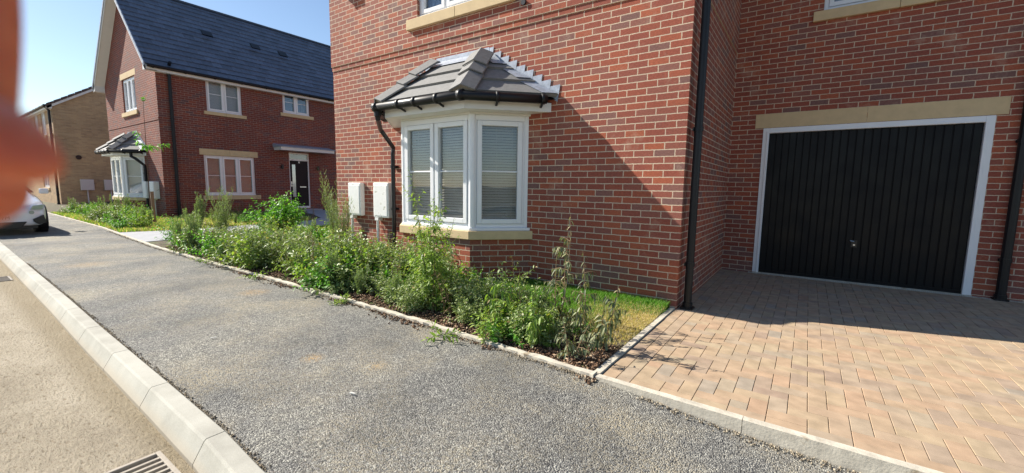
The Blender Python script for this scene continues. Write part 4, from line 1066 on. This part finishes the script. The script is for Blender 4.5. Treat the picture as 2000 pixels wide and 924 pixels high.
def fit(o, *a): return o
def weed_tall(seed, H, nst=4, spread=.25, mat='leaf', leafL=.075, leafW=.022, dens=26, br=.45, nb=7, droop=.5, wilt=0, stem='stem', tone=(0, 1)):
    p = Plant(seed); r = p.r
    for i in range(nst):
        a = r.uniform(0, 6.28); sp = spread*r.uniform(.2, 1.1); h = H*(1 if i == 0 else r.uniform(.55, .95))
        d = (math.cos(a)*sp, math.sin(a)*sp, 1)
        pts = p.axis((math.cos(a)*.02, math.sin(a)*.02, -.02), d, h, .006, dens, leafL, leafW, droop, .25, .25, .8, .12, tone, 8, .5+wilt, .45)
        for k in range(nb):
            t = .15+.75*(k+r.random()*.6)/nb; j = min(int(t*8), 7); q = pts[j]; b = r.uniform(0, 6.28)
            L = h*br*(1-t*.65)*r.uniform(.7, 1.2); e = (math.cos(b), math.sin(b), .75 if not wilt else .35)
            p.axis(q, e, L, .003, int(dens*.5*L/h/br)+5, leafL*.8, leafW*.85, droop, .35, .5 if not wilt else -.5, .8, .1, tone, 5, .5+wilt, .5)
    return p, mat, stem
def weed_feather(seed, H, nst=6, mat='leaf_grey', tone=(0, 1)):
    p = Plant(seed); r = p.r
    for i in range(nst):
        a = r.uniform(0, 6.28); sp = r.uniform(.05, .32); h = H*r.uniform(.6, 1)
        pts = p.axis((0, 0, -.02), (math.cos(a)*sp, math.sin(a)*sp, 1), h, .005, 20, .06, .012, .1, .2, .2, .7, .05, tone, 8, .2, .4)
        for k in range(16):
            t = .12+.84*k/16; j = min(int(t*8), 7); q = pts[j]*(1-(t*8-j))+pts[min(j+1, 8)]*(t*8-j); b = r.uniform(0, 6.28); L = h*.30*(1.05-t)*r.uniform(.6, 1.2)+.03
            p.axis(q, (math.cos(b)*.7, math.sin(b)*.7, 1), L, .002, int(10+60*L), .036, .008, .0, .2, .6, .6, .05, tone, 4, .1, .6)
    return p, mat, 'stem'
def weed_bush(seed, H, Rr=.35, n=14, mat='leaf', leafL=.05, leafW=.028, dens=16, droop=.15, tone=(0, 1), sub=3):
    p = Plant(seed); r = p.r
    for i in range(n):
        a = r.uniform(0, 6.28); el = r.uniform(.25, 1.35); L = H*r.uniform(.75, 1.1)*(1 if el > .8 else .9)
        d = (math.cos(a)*math.cos(el)*Rr/H*2, math.sin(a)*math.cos(el)*Rr/H*2, math.sin(el))
        pts = p.axis((r.normal(0, .03), r.normal(0, .03), -.01), d, L, .004, dens, leafL, leafW, droop, .3, .25, .9, .15, tone, 6, .35, .7)
        for k in range(sub):
            q = pts[r.integers(1, 6)]; b = r.uniform(0, 6.28)
            p.axis(q, (math.cos(b), math.sin(b), .8), L*.4, .002, int(dens*.55), leafL*.9, leafW*.9, droop, .3, .4, .9, .1, tone, 4, .35, .7)
    return p, mat, 'stem'
def weed_sprawl(seed, R_, mat='leaf', leafL=.055, leafW=.03, n=9, tone=(0, 1), h=.2):
    p = Plant(seed); r = p.r
    for i in range(n):
        a = 6.28*i/n+r.uniform(-.3, .3); p.axis((0, 0, .0), (math.cos(a), math.sin(a), h*r.uniform(.6, 2.5)), R_*r.uniform(.5, 1.1), .003, 12, leafL, leafW, .1, .3, -.05, .9, .1, tone, 5, .3, .7)
    return p, mat, 'stem'

def make(name, spec, label, cat, group=None):
    root = empty(name, (0, 0, 0), label, cat, group); p, mat, stem = spec; p.build(root, mat, stem); return root
def put(root, x, y, rz=0, s=1.0, sz=None, z=None, tilt=(0, 0)):
    root.location = (x, y, gz(x, y) if z is None else z); root.rotation_euler = (tilt[0], tilt[1], rz); root.scale = (s, s, sz or s); return root
def dup(root, label=None, group=None):
    r = root.copy(); COL.objects.link(r)
    if label: r['label'] = label
    if group: r['group'] = group
    for ch in root.children: c = ch.copy(); COL.objects.link(c); c.parent = r
    return r
# --- feature plants, each one of its own
put(make('tall_weed', weed_tall(1, 1.55, 5, .17, 'leaf', .10, .032, 46, .34, 12, .45), 'tall leafy green weed standing up in front of the bay window glass', 'weed'), -2.0, -1.72)
put(make('tall_weed', weed_tall(2, 1.15, 8, .34, 'leaf', .095, .034, 34, .45, 8, .45), 'bushy dark green weed left of the tallest weed, below the bay sill', 'weed'), -2.35, -1.45)
put(make('wilted_weed', weed_tall(3, 1.12, 3, .24, 'leaf_wilt', .085, .030, 20, .40, 8, .9, .8, 'stem_brown'), 'tall wilted pale weed with drooping leaves between bay and house corner', 'weed'), -.78, -1.30, 1.0, 1, tilt=(0, .12))
put(make('wilted_weed', weed_tall(4, .80, 2, .20, 'leaf_wilt', .085, .030, 20, .34, 7, .9, .8, 'stem_brown'), 'thin wilted weed in the grass second nearest the driveway corner', 'weed'), -.42, -1.50, 2.0)
put(make('wilted_weed', weed_tall(5, .62, 2, .25, 'leaf_wilt', .09, .034, 20, .42, 6, .9, .9, 'stem_brown'), 'short wilted weed with hanging leaves beside the block paved driveway', 'weed'), -.20, -1.62, .5, 1, tilt=(0, .15))
put(make('bushy_plant', weed_bush(6, .95, .42, 46, 'leaf_bright', .12, .066, 20, .2, (0, 1), 4), 'rounded bright green bushy plant in front of the neighbouring front door', 'plant'), -10.3, .9, 0, 1.05)
put(make('bushy_plant', weed_bush(7, .62, .36, 26, 'leaf_bright', .07, .036, 16, .15, (0, .8), 3), 'bright green leafy clump at the footpath edge beside the grey slab path', 'plant'), -9.9, -1.45)
put(make('feathery_weed', weed_feather(8, 1.75, 20), 'tall feathery grey-green weed at the left edge of the near house wall', 'weed'), -7.0, .40, 0, 1.0)
put(make('feathery_weed', weed_feather(9, 1.35, 14), 'feathery grey-green weed standing in front of the left meter box pipe', 'weed'), -5.62, -.36, 1.3)
put(make('feathery_weed', weed_feather(10, 1.3, 18), 'pale feathery weed rising behind the bright clump near the slab path', 'weed'), -9.6, -.75, .4, 1.05)
put(make('leaning_sprig', weed_sprawl(11, .26, 'leaf', .09, .03, 4, (0, .8), .1), 'long-leaved sprig leaning over the edging onto the footpath below the bay', 'weed'), -1.42, -2.20, 0, .9, z=.03)
put(make('leaning_sprig', weed_bush(12, .14, .12, 8, 'leaf', .06, .016, 10, .1, (.2, .9), 1), 'small spiky tuft growing on the footpath side of the edging', 'weed'), -3.05, -2.12, 0, 1, z=0)
put(make('leaning_sprig', weed_sprawl(13, .34, 'leaf', .06, .026, 5, (0, .9), .15), 'trailing sprig spilling over the edging near the middle of the verge', 'weed'), -5.05, -2.10, 2, 1, z=.03)
put(make('leaning_sprig', weed_sprawl(14, .36, 'leaf', .055, .026, 7, (.1, .9), .35), 'dark sprawling sprig overhanging the footpath farthest along the verge', 'weed'), -6.8, -2.05, 1, 1, z=.03)
put(make('leaning_sprig', weed_bush(15, .34, .12, 6, 'leaf', .075, .026, 11, .5, (.3, 1), 1), 'yellow-green weed hanging forward over the edging right of the bay', 'weed'), -1.05, -2.05, 0, 1, z=0)
put(make('seedling_weed', weed_tall(16, .42, 2, .2, 'leaf_wilt', .05, .02, 9, .4, 3, .4, .4, 'stem_brown'), 'small pale weed against the brick corner of the bay base', 'weed'), -2.18, -.85, 0)
G4 = 'leggy stalks standing above the verge weeds'
lg = make('leggy_weed', weed_tall(17, .72, 1, .1, 'leaf', .07, .024, 20, .3, 5, .4, 0, 'stem_brown'), 'thin leggy stalk rising above the low verge weeds', 'weed', G4)
lg2 = make('leggy_weed', weed_tall(18, .62, 2, .2, 'leaf_red', .05, .018, 18, .25, 4, .2, 0, 'stem_brown'), 'thin leggy stalk rising above the low verge weeds', 'weed', G4)
rl = random.Random(9)
for i in range(16):
    b_ = (lg, lg2)[i % 2]; o_ = b_ if i < 2 else b_.copy()
    if i > 1:
        COL.objects.link(o_)
        for ch in b_.children: c_ = ch.copy(); COL.objects.link(c_); c_.parent = o_
    x_ = rl.uniform(-9.3, -1.0); put(o_, x_, interp(EDGE, x_)+rl.uniform(.25, .9), rl.uniform(0, 6), rl.uniform(.75, 1.15), None, None, (rl.uniform(-.15, .15), rl.uniform(-.15, .15)))
put(make('wilted_weed', weed_tall(51, .62, 4, .35, 'leaf', .12, .044, 18, .4, 5, .8, .6), 'drooping broad-leaved green weed on the mulch left of the tall wilted weed', 'weed'), -1.15, -1.72)
put(make('wilted_weed', weed_tall(52, .52, 4, .4, 'leaf', .11, .042, 16, .45, 5, .8, .6), 'drooping green weed at the foot of the thin wilted weed near the edging', 'weed'), -.62, -1.82)
put(make('wilted_weed', weed_tall(53, .34, 3, .35, 'leaf_wilt', .08, .03, 12, .45, 4, .8, .8, 'stem_brown'), 'small brownish weed in the mulch corner where edging meets driveway', 'weed'), -.32, -1.92)
# --- repeats in the verge
protos = []
G1 = 'leafy weeds filling the verge beside the footpath'
protos.append(make('verge_weed', weed_bush(20, .46, .42, 22, 'leaf_silver', .07, .044, 16, .15), 'low glossy dark-leaved weed in the tangled verge beside the footpath', 'weed', G1))
protos.append(make('verge_weed', weed_bush(21, .42, .38, 22, 'leaf', .065, .036, 16, .1), 'low green leafy weed in the tangled verge beside the footpath', 'weed', G1))
protos.append(make('verge_weed', weed_bush(22, .50, .36, 20, 'leaf_silver', .075, .030, 17, .25, (.1, 1)), 'low silvery narrow-leaved weed in the tangled verge beside the footpath', 'weed', G1))
protos.append(make('verge_weed', weed_feather(23, .60, 9, 'leaf_grey'), 'short feathery grey-green weed in the tangled verge beside the footpath', 'weed', G1))
protos.append(make('verge_weed', weed_bush(24, .38, .36, 22, 'leaf_bright', .055, .030, 16, .1, (0, .9)), 'low bright green weed in the tangled verge beside the footpath', 'weed', G1))
protos.append(make('verge_weed', weed_tall(25, .58, 4, .3, 'leaf', .06, .022, 18, .4, 5, .35, 0, 'stem_brown'), 'knee-high upright green weed in the tangled verge beside the footpath', 'weed', G1))
rr = random.Random(77)
spots = []
# dense belt x -9.6..-2.4
y_in = {}
for i in range(120):
    x = rr.uniform(-9.5, -2.3); e = interp(EDGE, x); t = rr.random()
    y = e+.22+t*1.45
    k = rr.choices(range(6), (3, 3, 3, 1.6, 2.4, 1.6))[0]; s = rr.uniform(.95, 1.4)
    if x > -4.6 and y > -.75: s *= .6
    if t > .35 and x < -5: s *= .68
    if x > -3.6 and t < .22: s *= .6
    spots.append((x, y, k, s))
for i in range(20):  # behind, x<-6.3
    spots.append((rr.uniform(-9.8, -6.6), rr.uniform(-.4, .9), rr.choice((1, 3, 4, 5)), rr.uniform(.8, 1.3)))
for i in range(40):  # lower, gappier near the bay
    x = rr.uniform(-2.4, -.75); t = rr.random(); spots.append((x, interp(EDGE, x)+.2+t*.75, rr.choice((0, 1, 2, 2, 4, 5)), rr.uniform(.55, .95)))
for (x, y, k, s) in ((-.62, -1.75, 2, .5), (-.5, -1.35, 4, .4), (-.35, -1.85, 5, .35), (-1.0, -1.15, 3, .6), (-1.25, -1.1, 3, .55), (-4.55, -.35, 5, .7), (-3.9, -.7, 2, .6)): spots.append((x, y, k, s))
used = set()
for (x, y, k, s) in spots:
    o = protos[k] if k not in used else dup(protos[k]); used.add(k)
    put(o, x, y, rr.uniform(0, 6.28), s, s*rr.uniform(.85, 1.2))
# --- far verge and neighbour's beds
G2 = 'weeds along the far verge'
G3 = 'seedy weeds below the neighbouring ground-floor window'
for i in range(46):
    x = rr.uniform(-23.5, -13.9); e = interp(EDGE, x); k = rr.choice((0, 1, 1, 3, 4, 4, 5)); o = dup(protos[k], 'green weed in the farther verge beyond the slab path', G2); s = rr.uniform(.9, 1.35)
    put(o, x, e+.3+rr.random()*(1.3 if x < -16 else .8), rr.uniform(0, 6.28), s, s*rr.uniform(.9, 1.3))
fp = make('seedy_weed', weed_tall(40, .85, 3, .2, 'leaf_red', .06, .02, 16, .3, 6, .1, 0, 'stem_brown'), 'reddish seed-headed weed before the dark wall under the far ground-floor window', 'weed', G3)
for i in range(15):
    o = fp if i == 0 else dup(fp)
    y = rr.uniform(.6, 4.3); put(o, -17.3+rr.uniform(.8, 4.4)-(4.3-y)*.0, y, rr.uniform(0, 6), rr.uniform(.6, 1.05))
for i in range(20):
    o = dup(protos[rr.choice((1, 3, 4, 5))], 'low weed in the rough bed between the slab path and the far brick house', 'weeds in front of the far brick house')
    put(o, rr.uniform(-16.6, -12.9), rr.uniform(.9, 4.0), rr.uniform(0, 6), rr.uniform(.6, 1.0))
o = dup(protos[3], 'feathery weed clump at the corner of the far brick house', None); del o['group']; put(o, -13.6, .2, 1, 1.7, 1.9)
# --- sapling with stake
sp = empty('sapling_tree', (-15.75, -.4, .02), 'thin young sapling with sparse leaves in front of the far bay and meter boxes', 'tree')
p = Plant(60)
tr = p.axis((0, 0, 0), (.02, .01, 1), 3.78, .019, 0, .1, .05, 0, .03, 0, n=10)
for (t, a, L, nl) in ((.66, 3.3, .55, 16), (.62, 1.2, .60, 22), (.63, .4, .35, 16), (.64, 2.4, .30, 14), (.70, 5.2, .35, 14), (.60, -.3, .5, 16)):
    q = tr[int(t*10)]; p.axis(q, (math.cos(a), math.sin(a), .5), L, .005, nl, .16, .05, .5, .2, .05, .9, .35, (.2, 1), 5, .6, .8)
p.axis(tr[-1]-np.array([0, 0, .1]), (0, 0, 1), .14, .004, 16, .11, .05, .1, .1, 0, 1.0, .2, (.1, .6), 3, .3, .8)
p.build(sp, 'leaf_bright', 'bark')
sk_ = MB(); sk_.tube([(-15.58, -.36, 0), (-15.60, -.36, 1.02)], .045, 10); sk_.build('tree_stake', 'wood', label='short brown timber stake beside the thin sapling', cat='stake')

# --- grass
def blades(name, n, region, zf, hgt, tonef, label, seed=3, wid=.0045):
    r = np.random.default_rng(seed); P = []
    while len(P) < n:
        q = region(r)
        if q is not None: P.append(q)
    P = np.array(P); n = len(P); z = np.array([zf(x, y) for x, y in P]); h, tone = hgt(P, r), tonef(P, r)
    a = r.uniform(0, 6.28, n); lean = r.normal(0, .35, (n, 2)); s = np.stack([np.cos(a), np.sin(a), np.zeros(n)], 1)*wid*(.6+.8*r.random(n))[:, None]
    b = np.stack([P[:, 0], P[:, 1], z], 1); l3 = np.concatenate([lean, np.zeros((n, 1))], 1)*h[:, None]
    up = np.array([[0, 0, 1.]])*h[:, None]
    V = np.stack([b-s, b+s, b+up*.55+l3*.35-s*.7, b+up*.55+l3*.35+s*.7, b+up*.92+l3], 1).reshape(-1, 3)
    base = (np.arange(n)*5)[:, None]
    F3 = np.concatenate([base+np.array(t_)[None] for t_ in ([0, 1, 3], [0, 3, 2], [2, 3, 4])])
    return tone_mesh(name, V, F3, np.repeat(tone, 5), 'grass', label=label, cat='grass', kind='stuff')
def reg1(r):
    x = r.uniform(-3.4, -.07); y = r.uniform(-1.75, -.015)
    if -x > 1.9 and y > -.60-(-x-2.5)*0-(.0) and -x < 4.4: 
        if y > -.58 and (-x > 2.5 or y > -.58+(2.5+x)): return None
    if y < -1.30 and (x < -.75 or r.random() < .75): return None
    if y < -1.1 and r.random() < .5: return None
    if x > -.35 and y < -1.75: return None
    return (x, y)
def dryness(P):
    x, y = P[:, 0], P[:, 1]
    d = np.clip(((x+.95)/.7), 0, 1)*np.clip((-.18-y)/.35, 0, 1)
    d = np.maximum(d, np.clip((-.95-y)/.25, 0, 1)*np.clip((x+1.7)/.6, 0, 1)); return d
def tone1(P, r):
    d = dryness(P); n_ = np.sin(P[:, 0]*5+1)*np.sin(P[:, 1]*7)*.15
    pr = np.clip(d*1.05+n_*d, 0, 1); dry = r.random(len(P)) < pr
    return np.where(dry, r.uniform(.72, 1, len(P)), r.uniform(0, .62, len(P))-.0)
def h1(P, r):
    d = dryness(P); return (.075*(1-d)+.028)*r.uniform(.5, 1.25, len(P))
blades('lawn_grass', 72000, reg1, lambda x, y: .0, h1, tone1, 'green lawn grass below the near wall, dried to straw beside the driveway', 3, .0032)
def reg2(r):
    x = r.uniform(-17, -3.4); y = r.uniform(-1.3, 3.2)
    if x > -6.5 and y > -.05: return None
    if -13.3 < x < -10.9 and y > -2: 
        cxp = np.interp(y, [-1.8, -.7, .6, 2.2], [-12.0, -11.95, -11.9, -11.75])
        if abs(x-cxp) < np.interp(y, [-1.8, .6], [1.3, .85]): return None
    return (x, y)
blades('rough_grass', 60000, reg2, gz, lambda P, r: .09*r.uniform(.4, 1.3, len(P)), lambda P, r: np.where((P[:, 0] < -12.5) & (r.random(len(P)) < .6), r.uniform(.68, 1, len(P)), r.uniform(0, .68, len(P))), 'rough green grass between the near house and the far brick house', 5, .007)
def reg3(r):
    x = r.uniform(-24, -13.4); y = interp(EDGE, x)+.1+r.random()*2.2
    return (x, y) if y < .35 else None
blades('rough_grass', 16000, reg3, gz, lambda P, r: .08*r.uniform(.4, 1.3, len(P)), lambda P, r: r.uniform(.3, .95, len(P)), 'yellowing grass strip in front of the far bay window', 6, .009)

# --- bark mulch
def chips(name, n, region, label, seed, size=(.012, .035), mat='mulch'):
    r = np.random.default_rng(seed); P = []
    while len(P) < n:
        q = region(r)
        if q is not None: P.append(q)
    P = np.array(P); n = len(P); L = r.uniform(*size, n)[:, None]; W = L*r.uniform(.25, .6, (n, 1)); T_ = .003+.003*r.random((n, 1))
    D = r.normal(0, 1, (n, 3))*[1, 1, .35]; D /= np.linalg.norm(D, axis=1)[:, None]; up = np.array([[0, 0, 1.]])+r.normal(0, .35, (n, 3)); Sd = np.cross(D, up); Sd /= np.linalg.norm(Sd, axis=1)[:, None]; Nn = np.cross(Sd, D)
    V = np.stack([P+D*L*a+Sd*W*b+Nn*T_*c for c in (-1, 1) for (a, b) in ((-.5, -.5), (.5, -.35), (.45, .5), (-.5, .4))], 1).reshape(-1, 3)
    base = (np.arange(n)*8)[:, None]
    F4 = np.concatenate([base+np.array(q)[None] for q in ([3, 2, 1, 0], [4, 5, 6, 7], [0, 1, 5, 4], [1, 2, 6, 5], [2, 3, 7, 6], [3, 0, 4, 7])])
    return tone_mesh(name, V, F4, np.repeat(r.random(n), 8), mat, label=label, cat='mulch', kind='stuff')
def regm(r):
    x = -.07-r.random()**1.35*9.4; t = r.random(); e = interp(EDGE, x); y = e+.06+t*(.75 if x < -1 else .55)
    return (x, y, .004+.022*r.random()*(1 if t > .08 else .5)+.01*math.sin(x*9)*math.sin(y*11))
chips('bark_mulch', 15000, regm, 'brown bark mulch and dead leaves between the weeds and the edging', 8)
def regs(r):
    x = r.uniform(-6.5, .0); e = interp(EDGE, x); y = e-.01-abs(r.normal(0, .055))
    if (math.sin(x*2.1)+math.sin(x*5.7+1)) < r.uniform(-.6, 1.0): return None
    return (x, y, dropz(x)+.004)
chips('bark_mulch', 520, regs, 'scattered chips and dead leaves spilled onto the footpath beside the edging', 9, (.008, .028))
def regd(r):
    x = r.uniform(.3, 2.0); y = interp(EDGE, x)-.01-abs(r.normal(0, .035)); return (x, y, dropz(x)+.003)
chips('bark_mulch', 350, regd, 'dry crumbs and grit gathered along the driveway edging', 10, (.004, .012), 'grit')

def regg(r):
    x = -r.random()**1.3*14; return (x, interp(EDGE, x)+.005-abs(r.normal(0, .03)), dropz(x)+.001)
chips('loose_grit', 3200, regg, 'fine pale grit lodged along the foot of the verge edging', 12, (.003, .010), 'grit')
def regk(r):
    x = r.uniform(-9, .4); return (x, interp(KERB, x)+.002+abs(r.normal(0, .012)), dropz(x)+.001)
chips('loose_grit', 1800, regk, 'dry grit and silt in the joint between kerb and footpath', 13, (.003, .009), 'grit')

# ------------------------------------------------------------------ the finger in front of the lens
def cp(x, y, d): return CAM+RT*x+UP*y+fwd*d
def skin_mat():
    m, t, p = newmat('skin'); p.inputs['Base Color'].default_value = (.60, .26, .16, 1); p.inputs['Roughness'].default_value = .5
    n = N(t, 'ShaderNodeTexNoise', Scale=160.0, Detail=4.0); t.links.new(coords(t), n.inputs['Vector'])
    r = ramp(t, n.outputs[0], [(.3, (.52, .11, .045)), (.7, (.70, .21, .095))]); t.links.new(r.outputs[0], p.inputs['Base Color'])
    p.inputs['Subsurface Weight'].default_value = .6; p.inputs['Subsurface Radius'].default_value = (1, .25, .1); p.inputs['Subsurface Scale'].default_value = .02
    t.links.new(bump(t, n.outputs[0], .15, .0005), p.inputs['Normal']); return m
M['skin'] = skin_mat()
def px(x, y, d): return ((x-1000)/825.6*d, (462-y)/825.6*d, d)
J = [(-.235, -.03, .075), (-.19, -.015, .07), (-.165, .005, .066)]   # wrist, palm
chains = {
 'index': [(-.125, .018, .060), px(-190, 235, .056), px(-30, 275, .055), px(60, 315, .055), px(112, 338, .055)],
 'middle': [(-.135, .038, .068), (-.112, .072, .068), (-.0925, .066, .066), (-.0855, .036, .064), (-.0845, .010, .063)],
 'ring': [(-.150, .050, .076), (-.135, .085, .078), (-.118, .083, .078), (-.112, .060, .078)],
 'little': [(-.170, .052, .085), (-.165, .082, .088), (-.150, .088, .088), (-.142, .070, .088)],
 'thumb': [(-.165, -.022, .078), (-.135, -.012, .078), px(-230, 385, .074), px(-100, 372, .072), px(25, 364, .072)]}
rads = {'index': (.0095, .0088, .0072, .0042, .0014), 'middle': (.0098, .0095, .0090, .0085, .0075), 'ring': (.0092, .0088, .0082, .006), 'little': (.008, .0075, .007, .0055), 'thumb': (.013, .0115, .0105, .0092, .0062)}
vs = [cp(*q) for q in J]; rd = [(.026, .022), (.034, .018), (.034, .017)]; es = [(0, 1), (1, 2)]
vs = [cp(-.33, -.06, .09)]+vs; rd = [(.032, .028)]+rd; es = [(0, 1), (1, 2), (2, 3)]
for k, ch in chains.items():
    prev = 3 if k != 'thumb' else 2
    for q, r_ in zip(ch, rads[k]): vs.append(cp(*q)); rd.append((r_, r_*.92)); es.append((prev, len(vs)-1)); prev = len(vs)-1
me = bpy.data.meshes.new('hand'); me.from_pydata([tuple(v-CAM) for v in vs], es, []); me.materials.append(M['skin'])
ho = bpy.data.objects.new('hand', me); ho.location = CAM; COL.objects.link(ho); tagp(ho, 'out-of-focus hand with one finger reaching into the left edge of the view', 'hand')
sm = ho.modifiers.new('skin', 'SKIN')
for v, r_ in zip(me.skin_vertices[0].data, rd): v.radius = r_
me.skin_vertices[0].data[2].use_root = True
sb = ho.modifiers.new('sub', 'SUBSURF'); sb.levels = 2; sb.render_levels = 3; sm.use_smooth_shade = True
nl_ = MB()
